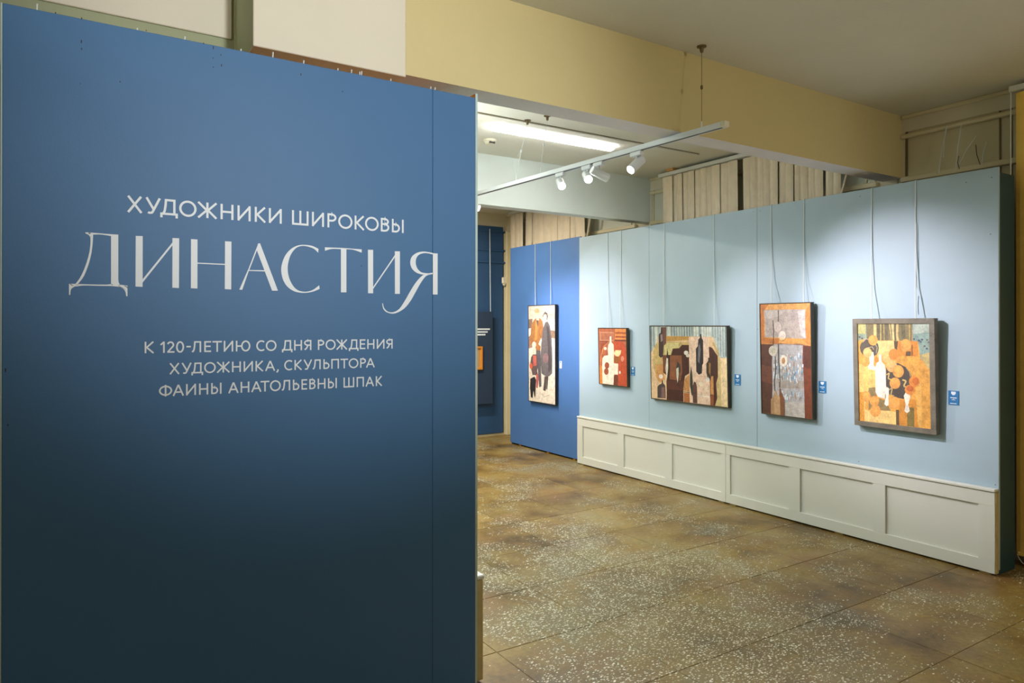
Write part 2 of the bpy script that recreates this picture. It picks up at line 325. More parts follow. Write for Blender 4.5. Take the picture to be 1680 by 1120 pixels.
# ------------------------------------------------------------------ poster partition
pp = empty('display_partition', (.6, YP, 0), 'large deep blue title partition with white lettering filling the left foreground', 'partition')
XA, XC = -.151, 1.4354; xs = 1.240
MB().box(XA, xs-.0004, YP, YP+.018, .02, HP).build('board', m_poster, pp, bevel=.0015)
MB().box(xs+.0004, XC, YP+.0003, YP+.018, .02, HP).build('board', m_poster, pp, bevel=.0015, label='narrow blue end board right of the seam')
MB().box(XC, XC+.0105, YP, YP+1.9, .02, HP+.018).build('side_board', [m_edge, m_wood], pp, label='pale blue-green side board seen by its edge')
sb = bpy.data.objects['side_board']
for p in sb.data.polygons:
    if p.normal.x < -.9: p.material_index = 1
for x in (XA+.03, .4, .8, 1.2, XC-.03): MB().box(x-.02, x+.02, YP+.018, YP+.06, .02, HP-.04).build('batten', m_wood, pp)
MB().box(XA, XC, YP+.018, YP+.06, HP-.075, HP-.03).build('batten', m_wood, pp)
MB().box(XA-.004, XA, YP-.001, YP+.02, .02, HP).build('edge_strip', m_edge, pp)
for (px, py, L) in ((60.5, 17, .02), (225, 50, .008), (303, 65, .012), (395, 83, .008), (447.5, 94, .02), (498, 104.5, .013), (554, 116.5, .009), (576.5, 121, .014), (590, 124, .013), (593, 124.5, .016), (641, 134, .01), (706.5, 146.5, .011), (713.5, 147.5, .011)):
    q = at(px, py, 1, YP+.006); MB().tube([(q.x, YP+.006, HP-.002), (q.x+.001, YP+.006, HP+L)], .0022, 6).build('cord_end', m_cord, pp)
nm = MB()
for (px, py, h) in ((133.5, 68, 5), (134, 80, 3), (350, 78, 5), (349.7, 95, 2), (350, 110, 2), (362.5, 90, 2), (363.5, 107, 4), (493.7, 122, 4), (197, 134, 2), (562, 150, 2), (91, 21, 2), (134, 30, 3), (240, 50, 2), (334, 71, 2), (593, 436, 2), (13, 697, 3), (9, 607, 6), (132, 137, 1)):
    a = at(px, py-h/2, 1, YP-.0006); c = at(px, py+h/2, 1, YP-.0006); nm.box(a.x-.0013, a.x+.0013, YP-.0008, YP, c.z, a.z)
nm = nm.build('nail_mark', m_dark, pp); nm['kind'] = 'stuff'
# lettering -----------------------------------------------------
def flat_poly(mb, pts, y=YP, th=.0006):
    """thin vinyl letter piece: pts in (x, z) on the poster plane"""
    pts = [p for i, p in enumerate(pts) if (Vector(p)-Vector(pts[i-1])).length > 1e-6]
    A = sum(pts[i-1][0]*pts[i][1]-pts[i][0]*pts[i-1][1] for i in range(len(pts)))
    if A < 0: pts = pts[::-1]
    k = len(mb.v); n = len(pts)
    mb.v += [(x, y-th, z) for x, z in pts]; mb.f.append(tuple(range(k, k+n))); mb.mi.append(0); mb.col.append(None)
    mb.v += [(x, y, z) for x, z in pts]
    for i in range(n): mb.f.append((k+i, k+n+i, k+n+(i+1) % n, k+(i+1) % n)); mb.mi.append(0); mb.col.append(None)
def strip(mb, L, w, closed=False, th=.0006, wz=None):
    """constant-width stroke along L as quads"""
    n = len(L); P = [Vector(p) for p in L]; off = []
    for i in range(n):
        a = P[i-1] if (i or closed) else None; c = P[(i+1) % n] if (i < n-1 or closed) else None
        d1 = (P[i]-a).normalized() if a is not None else None; d2 = (c-P[i]).normalized() if c is not None else None
        if d1 is None: d1 = d2
        if d2 is None: d2 = d1
        n1 = Vector((-d1.y, d1.x)); n2 = Vector((-d2.y, d2.x)); m = (n1+n2)
        m = m.normalized() if m.length > 1e-6 else n1
        s = 1/max(.35, m.dot(n1)); off.append(m*(w/2*s))
    for i in range(n if closed else n-1):
        j = (i+1) % n; flat_poly(mb, [P[i]+off[i], P[j]+off[j], P[j]-off[j], P[i]-off[i]], th=th)
def arc(cx, cy, rx, ry, a0, a1, n=20): return [(cx+rx*math.cos(math.radians(a0+(a1-a0)*i/n)), cy+ry*math.sin(math.radians(a0+(a1-a0)*i/n))) for i in range(n+1)]
T = .135   # stroke thickness in cap heights
def glyph(ch, W):
    """strokes of a sans capital in a box W wide and 1 high (units: cap height)"""
    h = T/2; l, r, b, t = h, W-h, h, 1-h
    V = lambda x: [(x, 0), (x, 1)]
    O = ('c', arc(W/2, .5, W/2-h, .515-h, 0, 360, 36)[:-1])
    if ch == 'Х': return [[(h, 1), (r, 0)], [(r-.02, 1), (h, 0)]]
    if ch == 'У': return [[(h, 1), (W*.54, .27)], [(r, 1), (W*.50, .19), (W*.43, .08), (W*.34, h-.01), (W*.24, h-.01), (W*.18, h+.03)]]
    if ch == 'Д': return [[(h, -.17), (h, h), (r, h), (r, -.17)], [(W*.17, h), (W*.25, .25), (W*.30, .6), (W*.32, t), (W*.80, t)], [(W*.80, h), (W*.80, 1)]]
    if ch == 'О': return [O]
    if ch == '0': return [O]
    if ch == 'Ж': return [V(W/2), [(h, 1), (W/2-.04, .5), (h, 0)], [(r, 1), (W/2+.04, .5), (r, 0)]]
    if ch == 'Н': return [V(l), V(r), [(l, .5), (r, .5)]]
    if ch == 'И': return [V(l), V(r), [(l, .07), (r, .93)]]
    if ch == 'К': return [V(l), [(r-.02, 1), (l+T*.7, .5), (r, 0)]]
    if ch == 'Ш': return [V(l), V(W/2), V(r), [(0, b), (W, b)]]
    if ch == 'П': return [V(l), V(r), [(0, t), (W, t)]]
    if ch == 'Р': return [V(l), [(l, t), (W*.45, t)]+arc(W*.45, .71, r-W*.45, t-.71, 90, -90, 14)+[(l, .71-(t-.71))]]
    if ch == 'В': return [V(l), [(l, t), (W*.45, t)]+arc(W*.45, .745, r-W*.5, t-.745, 90, -90, 12)+[(l, .745-(t-.745))], [(l, .745-(t-.745)), (W*.45, .745-(t-.745))]+arc(W*.45, (.745-(t-.745)+b)/2, r-W*.45, (.745-(t-.745)-b)/2, 90, -90, 12)+[(l, b)]]
    if ch == 'Ь': return [V(l), [(l, .60), (W*.45, .60)]+arc(W*.45, (.6+b)/2, r-W*.45, (.6-b)/2, 90, -90, 14)+[(l, b)]]
    if ch == 'Ы': 
        w2 = W*.68; return [V(l), V(r), [(l, .60), (w2*.45, .60)]+arc(w2*.45, (.6+b)/2, w2-h-w2*.45, (.6-b)/2, 90, -90, 14)+[(l, b)]]
    if ch == 'Л': return [V(r), [(r, t), (W*.36, t), (W*.33, .55), (W*.27, .22), (W*.18, .08), (W*.06, h)]]
    if ch == 'Е': return [V(l), [(l, t), (W, t)], [(l, .52), (W*.93, .52)], [(l, b), (W, b)]]
    if ch == 'Т': return [V(W/2), [(0, t), (W, t)]]
    if ch == 'Ю': 
        q = W*.64; return [V(l), [(l, .5), (W-q+h, .5)], ('c', arc(W-q/2, .5, q/2-h, .515-h, 0, 360, 32)[:-1])]
    if ch == 'С': return [arc(W*.60, .5, W*.60-h, .515-h, 52, 308, 28)]
    if ch == 'Я': return [V(r), [(r, t), (W*.55, t)]+arc(W*.55, .71, W*.55-h, t-.71, 90, 270, 14)+[(r, .71-(t-.71))], [(W*.52, .46), (W*.34, .18), (W*.08, h-.02)]]
    if ch == 'А': return [[(h*.8, 0), (W/2, .97)], [(W/2, .97), (W-h*.8, 0)], [(W*.22, .33), (W*.78, .33)]]
    if ch == 'Ф': return [V(W/2), ('c', arc(W/2, .5, W/2-h, .44-h, 0, 360, 32)[:-1])]
    if ch == '1': return [[(W-h, 0), (W-h, 1)], [(W-h, .96), (W*.05, .70)]]
    if ch == '2': return [arc(W*.48, .70, W*.48-h, .31-h, 165, -35, 16)+[(h, b)], [(h*.5, b), (W, b)]]
    if ch == '-': return [[(0, .52), (W, .52)]]
    if ch == ',': return [[(W*.62, .13), (W*.62, -.02), (W*.15, -.17)]]
    return []
def text_line(letters, bl, tp, label):
    """letters: [(char, px_left, px_right)]; bl, tp: two photo points on the baseline and on the cap line"""
    def zz(p): return at(p[0], p[1], 1, YP).z
    zb = (zz(bl[0])+zz(bl[1]))/2; zt = (zz(tp[0])+zz(tp[1]))/2; H = zt-zb; mb = MB(); k = 0
    for ch, l, r in letters:
        yl = bl[0][1]+(bl[1][1]-bl[0][1])*(l-bl[0][0])/(bl[1][0]-bl[0][0])
        xl = at(l, yl, 1, YP).x; xr = at(r, yl, 1, YP).x; W = (xr-xl)/H
        for s in glyph(ch, W):
            cl = s[0] == 'c'; pts = s[1] if cl else s
            k += 1; strip(mb, [(xl+x*H, zb+y*H) for x, y in pts], T*H, cl, th=.0006+.00002*(k % 5))
    mb.build('lettering', m_letter, pp, label=label, flat=True)
def cv(org, sc, s): return [(c, org+l/sc, org+r/sc) for c, l, r in s]
L1 = cv(200, 7, [('Х', 57, 238), ('У', 268, 448), ('Д', 440, 642), ('О', 657, 857), ('Ж', 863, 1098), ('Н', 1132, 1281), ('И', 1327, 1478), ('К', 1525, 1657)]) + \
     cv(440, 7, [('И', 7, 155), ('Ш', 273, 463), ('И', 502, 640), ('Р', 680, 783), ('О', 804, 967), ('К', 992, 1108), ('О', 1112, 1268), ('В', 1293, 1390), ('Ы', 1420, 1555)])
text_line(L1, ((208.1, 348.3), (662.1, 381.7)), ((208.6, 321.4), (661.5, 359.9)), 'upper line of small white sans-serif lettering')
L2 = cv(230, 8, [('К', 58, 186), ('1', 265, 322), ('2', 350, 450), ('0', 470, 576), ('-', 606, 664), ('Л', 670, 800), ('Е', 840, 930), ('Т', 948, 1072), ('И', 1096, 1220), ('Ю', 1255, 1445), ('С', 1523, 1636)]) + \
     cv(440, 8, [('О', -32, 108), ('Д', 180, 318), ('Н', 340, 443), ('Я', 470, 566), ('Р', 652, 735), ('О', 753, 884), ('Ж', 890, 1040), ('Д', 1058, 1185), ('Е', 1202, 1275), ('Н', 1300, 1393), ('И', 1425, 1525), ('Я', 1548, 1632)])
text_line(L2, ((237.5, 578.75), (643.8, 571.9)), ((237.5, 560), (643.8, 556.25)), 'first line of the small white anniversary text')
L3 = cv(270, 9.333, [('Х', 72, 232), ('У', 258, 415), ('Д', 410, 590), ('О', 605, 783), ('Ж', 793, 1003), ('Н', 1032, 1168), ('И', 1210, 1352), ('К', 1392, 1515), ('А', 1540, 1691.7)]) + \
     cv(440, 9.333, [(',', 124, 164), ('С', 245, 374), ('К', 402, 520), ('У', 540, 672), ('Л', 672, 803), ('Ь', 845, 938), ('П', 965, 1082), ('Т', 1106, 1222), ('О', 1232, 1380), ('Р', 1408, 1496), ('А', 1498, 1630)])
text_line(L3, ((278, 613), (614, 603)), ((278, 595), (614, 587.5)), 'second line of the small white anniversary text')
L4 = cv(255, 8.842, [('Ф', 50, 243), ('А', 250, 413), ('И', 443, 588), ('Н', 632, 765), ('Ы', 808, 958), ('А', 1057, 1205), ('Н', 1235, 1362), ('А', 1390, 1536), ('Т', 1525, 1652)]) + \
     cv(440, 8.842, [('О', 25, 182), ('Л', 190, 318), ('Ь', 358, 452), ('Е', 482, 565), ('В', 596, 686), ('Н', 717, 830), ('Ы', 867, 995), ('Ш', 1092, 1247), ('П', 1282, 1388), ('А', 1412, 1533), ('К', 1560, 1655)])
text_line(L4, ((283.3, 648.5), (627, 633.4)), ((283.3, 629.8), (627, 617.4)), 'third line of the small white anniversary text')
# large title, drawn as outlines in photo pixels laid on the board
title = MB(); tk = [0]
def tp(org, sc, pts):
    tk[0] += 1
    q = [at(org[0]+x/sc, org[1]+y/sc, 1, YP) for x, y in pts]
    flat_poly(title, [(p.x, p.z) for p in q], th=.0006+.00002*(tk[0] % 5))
def ribbon(org, sc, A, B):
    """band between two outlines with equal point counts"""
    for i in range(len(A)-1): tp(org, sc, [A[i], A[i+1], B[i+1], B[i]])
def cat(P, n=6):
    """Catmull-Rom through P"""
    out = []; Q = [P[0]]+list(P)+[P[-1]]
    for i in range(1, len(Q)-2):
        for k in range(n):
            t = k/n; out.append(tuple(.5*((2*Q[i][d])+(-Q[i-1][d]+Q[i+1][d])*t+(2*Q[i-1][d]-5*Q[i][d]+4*Q[i+1][d]-Q[i+2][d])*t*t+(-Q[i-1][d]+3*Q[i][d]-3*Q[i+1][d]+Q[i+2][d])*t**3) for d in (0, 1)))
    return out+[P[-1]]
D = ((105, 370), 9.333)
tp(*D, [(720, 132), (831, 138), (831, 830), (836, 868), (850, 895), (880, 912), (720, 905)])
ribbon(*D, cat([(327, 102), (450, 110), (600, 122), (720, 132)]), cat([(330, 119), (440, 136), (560, 136), (722, 160)]))
ribbon(*D, cat([(327, 102), (400, 108), (450, 125)]), cat([(332, 120), (385, 150), (408, 205)]))
ribbon(*D, cat([(400, 150), (405, 260), (385, 420), (330, 610), (255, 780), (175, 893)]), cat([(446, 140), (438, 270), (418, 430), (370, 610), (300, 780), (213, 893)]))
ribbon(*D, cat([(76, 889), (200, 893), (400, 900), (640, 903), (720, 896), (860, 905), (972, 920)]), cat([(76, 900), (180, 930), (300, 917), (560, 922), (740, 926), (860, 945), (972, 1000)]))
ribbon(*D, cat([(76, 889), (76, 960), (76, 1060)]), cat([(230, 905), (115, 965), (96, 1060)]))
ribbon(*D, cat([(972, 918), (972, 1000), (972, 1080)]), cat([(820, 925), (925, 985), (953, 1080)]))
A_ = ((100, 300), 5.25)
tp(*A_, [(644, 456), (704, 458), (703, 895), (642, 892)]); tp(*A_, [(960, 474), (1018, 477), (1016, 905), (959, 902)]); tp(*A_, [(703, 830), (962, 510), (962, 535), (703, 858)])
tp(*A_, [(1120, 483), (1176, 487), (1175, 909), (1119, 906)]); tp(*A_, [(1413, 502), (1468, 505), (1466, 917), (1411, 914)]); tp(*A_, [(1175, 686), (1413, 697), (1413, 706), (1175, 695)])
G = ((380, 380), 11.2)
tp(*G, [(487, 214), (522, 214), (850, 1083), (743, 1083), (455, 320)]); tp(*G, [(487, 214), (500, 240), (205, 1062), (190, 1066), (140, 1064)]) if False else None
tp(*G, [(490, 214), (468, 330), (325, 700), (300, 705)]); tp(*G, [(325, 690), (195, 1066), (140, 1064), (300, 700)]); tp(*G, [(310, 703), (615, 708), (622, 730), (310, 719)])
C_ = ((450, 390), 11.2)
ribbon(*C_, cat([(812, 204), (700, 150), (560, 129), (430, 142), (300, 210), (190, 345), (128, 545), (150, 740), (230, 885), (350, 975), (480, 1008), (600, 1008), (720, 985), (832, 938)], 5),
       cat([(806, 275), (715, 195), (560, 150), (450, 162), (365, 220), (285, 350), (245, 545), (270, 730), (340, 875), (420, 955), (510, 985), (600, 988), (710, 955), (824, 872)], 5))
K_ = ((525, 395), 11.2)
tp(*K_, [(383, 140), (484, 145), (484, 945), (385, 945)]); ribbon(*K_, cat([(88, 118), (250, 124), (430, 132), (600, 144), (766, 156)]), cat([(91, 182), (220, 148), (430, 155), (600, 162), (764, 217)]))
tp(*K_, [(880, 163), (975, 166), (975, 963), (882, 962)]); 
tp((0, 0), 1, [(525+974/11.2, 395+848/11.2), (620+262/9.336, 400+165/9.336), (620+262/9.336, 400+200/9.336), (525+974/11.2, 395+886/11.2)])
Y_ = ((620, 400), 9.336)
tp(*Y_, [(258, 112), (336, 114), (335, 765), (260, 764)]); tp(*Y_, [(840, 143), (914, 147), (913, 775), (841, 774)])
ribbon(*Y_, cat([(845, 140), (770, 125), (690, 117), (600, 135), (520, 195), (494, 285), (520, 375), (590, 440), (680, 468), (760, 466), (845, 460)], 5),
       cat([(845, 162), (770, 145), (700, 142), (630, 165), (590, 215), (578, 290), (600, 370), (650, 425), (700, 443), (770, 449), (845, 440)], 5))
ribbon(*Y_, cat([(720, 455), (640, 520), (560, 620), (480, 750), (400, 890), (320, 1000), (230, 1045), (150, 1035), (95, 980), (76, 908)], 5),
       cat([(842, 460), (740, 490), (660, 590), (580, 730), (500, 870), (400, 990), (260, 1064), (150, 1052), (85, 1000), (64, 912)], 5))
title.build('lettering', m_letter, pp, label='large high-contrast white serif title lettering', flat=True)
# ------------------------------------------------------------------ wainscots
def wainscot(name, label, y0, y1, bays, face, back, cap, z0=.012, group=None, flip=1):
    """runs along y; face x at front; bays: (ya, yb) recessed fields"""
    o = empty(name, ((face+back)/2, (y0+y1)/2, 0), label, 'wainscot', group); rec = .014*flip
    zt, zb_ = .415, .088
    MB().box(min(face+rec, back), max(face+rec, back), y0+.003, y1-.003, z0+.004, cap-.02).build('back_panel', m_white, o)
    MB().box(min(face, face+rec), max(face, face+rec), y0, y1, zt, cap-.018).build('top_rail', m_white, o, bevel=.0015)
    MB().box(min(face, face+rec), max(face, face+rec), y0, y1, z0, zb_).build('bottom_rail', m_white, o, bevel=.0015)
    ed = [y0]+[v for b_ in sorted(bays) for v in b_]+[y1]
    for i in range(0, len(ed), 2): MB().box(min(face, face+rec), max(face, face+rec), ed[i], ed[i+1], zb_, zt).build('stile', m_white, o)
    e1, e2 = face-.009*flip, back
    MB().box(min(e1, e2), max(e1, e2), y0-.004, y1, cap-.018, cap).build('cap_rail', m_white, o, bevel=.004)
    for y in (y0+.06, (y0+y1)/2, y1-.06): MB().box(min(face+rec, back-.002*flip), max(face+rec, back-.002*flip), y-.03, y+.03, -.001, z0+.006).build('foot', m_raww, o)
    return o
ysm = 3.996
wainscot('wainscot_panel', 'white panelled wainscot unit under the pale blue wall, nearer one with the exposed right end', 1.975, ysm-.001, [(2.065, 2.639), (2.724, 3.292), (3.385, 3.951)], XD, XL, HD)
wainscot('wainscot_panel', 'white panelled wainscot unit under the pale blue wall, farther one meeting the mid blue partition', ysm+.001, 6.015, [(4.044, 4.612), (4.704, 5.27), (5.361, 5.925)], XD, XL, HD)
MB().box(XD+.005, XL, 1.970, 1.975, .012, HD-.02).build('end_board', m_raww, bpy.data.objects['wainscot_panel'], label='unpainted cut end')
wainscot('wainscot_panel', 'white wainscot whose end just shows behind the lower right edge of the blue title partition', YP+.03, YP+1.9, [(YP+.12, YP+.66), (YP+.75, YP+1.3), (YP+1.38, YP+1.82)], XC+.052, XC+.0105, .449, flip=-1)
MB().box(XC+.012, XC+.052, YP+.026, YP+.03, .012, .43).build('end_board', m_raww, bpy.data.objects['wainscot_panel.002'], label='unpainted cut end')
# ------------------------------------------------------------------ pale blue partition
lp = empty('display_partition', (XL+.1, 4, 0), 'long pale blue partition on the right hung with four framed paintings', 'partition')
YE = 1.968; yl = 6.03
seams = [YE, 3.709, 4.93, yl]; seams = [YE, 2.47+.0, 3.709, 4.95, yl] if False else [YE, 3.709, 4.95, yl]
for a, c in zip(seams[:-1], seams[1:]): MB().box(XL, XL+.016, a+.001, c-.001, .03, HL).build('board', m_light, lp, bevel=.0012)
MB().box(XL+.018, XL+.215, YE+.004, YE+.02, 0, HL-.028).build('end_board', m_teal, lp, bevel=.002, label='dark teal end board')
for y in (2.3, 3.1, 3.7, 4.4, 4.95, 5.7): MB().box(XL+.016, XL+.06, y-.02, y+.02, 0, HL-.03).build('batten', m_wood, lp)
MB().box(XL+.16, XL+.2, YE+.02, yl, 0, HL-.05).build('back_board', m_teal, lp, label='dark teal back board')
dm = MB()
for px, py in ((1411, 322), (1627, 291), (1625, 384), (1585, 299), (1409, 757), (1633, 795), (1236, 347), (1247, 346), (1243, 540)):
    q = at(px, py, 0, XL); dm.box(XL-.0006, XL, q.y-.003, q.y+.003, q.z-.003, q.z+.003)
dm = dm.build('nail_mark', m_metal, lp); dm['kind'] = 'stuff'
bp_ = empty('display_partition', (XB+.1, 6.8, 0), 'mid blue partition holding the tall narrow figure painting', 'partition')
MB().box(XB, XB+.016, yl+.03, 7.492, .02, HL+.02).build('board', m_blue, bp_, bevel=.0015)
MB().box(XB+.018, XB+.2, 7.46, 7.49, 0, HL).build('end_board', m_navyw, bp_)
for y in (6.2, 6.7, 7.3): MB().box(XB+.016, XB+.06, y-.02, y+.02, 0, HL-.03).build('batten', m_wood, bp_)
# ------------------------------------------------------------------ paintings
def homog(src):
    """map photo-crop pixels (corner order TL,TR,BR,BL) to (u,v) in the unit square, v down"""
    dst = [(0, 0), (1, 0), (1, 1), (0, 1)]; A = []; b = []
    for (x, y), (u, v) in zip(src, dst): A += [[x, y, 1, 0, 0, 0, -u*x, -u*y], [0, 0, 0, x, y, 1, -v*x, -v*y]]; b += [u, v]
    h = np.linalg.solve(np.array(A, float), np.array(b, float))
    return lambda x, y: ((h[0]*x+h[1]*y+h[2])/(h[6]*x+h[7]*y+1), (h[3]*x+h[4]*y+h[5])/(h[6]*x+h[7]*y+1))
def painting(label, outer, wall, dtop, dbot, fw_, depth, fmat, inner_crop, shapes, cords, base, cordwall=None, fproud=.004):
    """outer: photo pixel corners TL,TR,BR,BL of the front face; dtop/dbot: stand-off of the front face from the wall"""
    TL = at(*outer[0], 0, wall-dtop); TR = at(*outer[1], 0, wall-dtop); BR = at(*outer[2], 0, wall-dbot); BL = at(*outer[3], 0, wall-dbot)
    yL = (TL.y+BL.y)/2; yR = (TR.y+BR.y)/2; zt = (TL.z+TR.z)/2; zb = (BL.z+BR.z)/2
    o = empty('framed_painting', (wall-dbot, (yL+yR)/2, zb), label, 'painting')
    Wd = yL-yR; Hh = math.hypot(zt-zb, dtop-dbot)
    up = Vector((-(dtop-dbot), 0, zt-zb)).normalized(); nrm = Vector((-up.z, 0, up.x)).normalized(); rt = Vector((0, -1, 0))
    org = Vector((wall-dbot, yL, zb))
    def P(u, v, d=0): return org+rt*(u*Wd)+up*(v*Hh)+nrm*d       # v up, d toward the room
    def slab(u0, u1, v0, v1, d0, d1, name, m, **k):
        q = lambda d: [P(u0, v0, d), P(u1, v0, d), P(u1, v1, d), P(u0, v1, d)]
        return MB().hexa(q(d0), q(d1)).build(name, m, o, **k)
    fu, fv = fw_/Wd, fw_/Hh
    slab(fu*.6, 1-fu*.6, fv*.6, 1-fv*.6, -depth+.002, -fproud, 'canvas', m_canvas)
    slab(0, 1, 0, fv, -depth, 0, 'frame_bar', fmat, bevel=.001); slab(0, 1, 1-fv, 1, -depth, 0, 'frame_bar', fmat, bevel=.001)
    slab(0, fu, fv, 1-fv, -depth, 0, 'frame_bar', fmat, bevel=.001); slab(1-fu, 1, fv, 1-fv, -depth, 0, 'frame_bar', fmat, bevel=.001)
    hm = homog(inner_crop); mb = MB(); lay = [0]
    def pl(pts, c, raw=False):
        lay[0] += 1; d = -fproud+.0004+lay[0]*.000012
        q = []
        for (x, y) in pts:
            u, v = (x, y) if raw else hm(x, y)
            u = min(1, max(0, u)); v = min(1, max(0, v)); q.append(P(fu+u*(1-2*fu), fv+(1-v)*(1-2*fv), d))
        mb.face(q, 0, lin(c))
    pl([(0, 0), (0, 1), (1, 1), (1, 0)], base, True)
    for s in shapes:
        k = s[0]
        if k == 'p': pl(s[2], s[1])
        elif k == 'r': x0, y0, x1, y1 = s[2]; pl([(x0, y0), (x0, y1), (x1, y1), (x1, y0)], s[1])
        elif k == 'e': cx, cy, rx, ry = s[2]; pl([(cx+rx*math.cos(a*math.pi/10), cy-ry*math.sin(a*math.pi/10)) for a in range(20)], s[1])
        elif k == 'l':                                      # stroke
            pts = s[2]; w_ = s[3]
            for i in range(len(pts)-1):
                (x0, y0), (x1, y1) = pts[i], pts[i+1]; L = math.hypot(x1-x0, y1-y0) or 1; nx, ny = -(y1-y0)/L*w_/2, (x1-x0)/L*w_/2
                pl([(x0+nx, y0+ny), (x1+nx, y1+ny), (x1-nx, y1-ny), (x0-nx, y0-ny)], s[1])
    ob = mb.build('painted_image', m_paint, o)
    for cx, wtop, hz in cords:
        bx = at(cx, outer[0][1]+(outer[1][1]-outer[0][1])*(cx-outer[0][0])/(outer[1][0]-outer[0][0]), 0, wall-dtop+.01)
        ya = bx.y; yt = at(wtop, 350, 0, wall-.006).y
        xs_ = [wall-.005-(dtop-.015)*(1-t)**4 for t in (0, .25, .5, .75, 1)]
        cp = [(x_, at(cx+(wtop-cx)*t, 400, 0, x_).y, zt-.02+(hz-zt+.02)*t) for x_, t in zip(xs_, (0, .25, .5, .75, 1))]
        MB().tube(cp+[(wall+.012, cp[-1][1], hz+.004)], .0032, 6).build('hanging_cord', m_cord, o)
    return o
random.seed(3)
# 1 figures in winter
c1 = [(93, 118), (340, 113), (345, 1028), (97, 992)]
sh = [('p', (206, 190, 170), [(93, 118), (340, 113), (340, 240), (93, 260)]), ('p', (226, 214, 196), [(230, 118), (340, 113), (340, 180), (230, 190)]),
 ('p', (120, 100, 84), [(93, 240), (130, 235), (125, 320), (93, 325)]), ('p', (150, 118, 96), [(93, 400), (120, 380), (130, 500), (93, 510)]),
 ('p', (236, 224, 206), [(93, 510), (130, 500), (120, 640), (93, 800)]), ('p', (150, 122, 100), [(290, 340), (343, 350), (343, 420), (300, 410)]),
 ('p', (240, 230, 216), [(300, 420), (343, 430), (343, 780), (310, 760)]), ('p', (238, 226, 208), [(97, 800), (345, 800), (345, 1028), (97, 992)]),
 ('p', (164, 112, 62), [(150, 240), (175, 225), (205, 235), (225, 260), (235, 330), (215, 420), (205, 530), (160, 525), (150, 460), (108, 480), (115, 330), (125, 275)]),
 ('p', (206, 140, 70), [(160, 260), (180, 245), (175, 420), (150, 440)]), ('p', (90, 84, 80), [(165, 250), (185, 248), (178, 310)]),
 ('e', (222, 190, 160), (178, 190, 22, 42)), ('e', (196, 160, 104), (172, 162, 24, 22)), ('r', (232, 200, 176), (166, 215, 192, 250)),
 ('p', (84, 72, 68), [(225, 210), (245, 172), (268, 185), (275, 215), (268, 250), (240, 200), (232, 240)]), ('e', (232, 206, 186), (248, 225, 17, 32)),
 ('p', (104, 98, 98), [(250, 270), (272, 262), (292, 300), (310, 420), (318, 600), (315, 740), (290, 765), (262, 770), (235, 755), (215, 740), (205, 600), (215, 440), (228, 330)]),
 ('p', (78, 72, 74), [(262, 300), (285, 320), (300, 480), (308, 700), (280, 740), (275, 500)]), ('e', (136, 108, 108), (255, 600, 26, 46)),
 ('p', (238, 222, 204), [(185, 470), (210, 415), (218, 430), (205, 490)]),
 ('p', (92, 88, 92), [(160, 525), (205, 530), (212, 740), (215, 860), (195, 870), (180, 700)]), ('e', (232, 212, 190), (145, 475, 20, 28)),
 ('p', (226, 206, 184), [(130, 505), (162, 505), (165, 570), (128, 575)]), ('p', (100, 82, 80), [(118, 590), (135, 565), (170, 565), (185, 640), (175, 720), (185, 760), (130, 755), (118, 700), (104, 680)]),
 ('p', (196, 100, 88), [(135, 575), (165, 575), (168, 665), (138, 675)]), ('e', (212, 96, 64), (117, 672, 14, 28)), ('p', (184, 96, 92), [(165, 750), (185, 745), (190, 790), (180, 880), (165, 870)]),
 ('p', (44, 40, 42), [(110, 790), (150, 770), (165, 800), (158, 950), (150, 965), (140, 900), (132, 970), (115, 960), (108, 880)]),
 ('p', (80, 70, 66), [(245, 765), (262, 770), (260, 880), (252, 905), (232, 895)]), ('p', (72, 64, 62), [(262, 770), (280, 765), (270, 890), (262, 890)]),
 ('l', (150, 140, 130), [(220, 930), (240, 960), (290, 940)], 4), ('l', (170, 160, 150), [(100, 150), (200, 165), (330, 175)], 5), ('l', (160, 150, 140), [(250, 200), (335, 205)], 4)]
painting('tall narrow painting of a couple with child and dog, on the mid blue partition', [(866, 500.5), (910.5, 499.6), (911.5, 664), (867, 658.6)], XB, .045, .04, .008, .034, m_blackfr, c1, sh, [(878.3, 878, HL+.02), (903.5, 903.6, HL+.02)], (226, 216, 200))
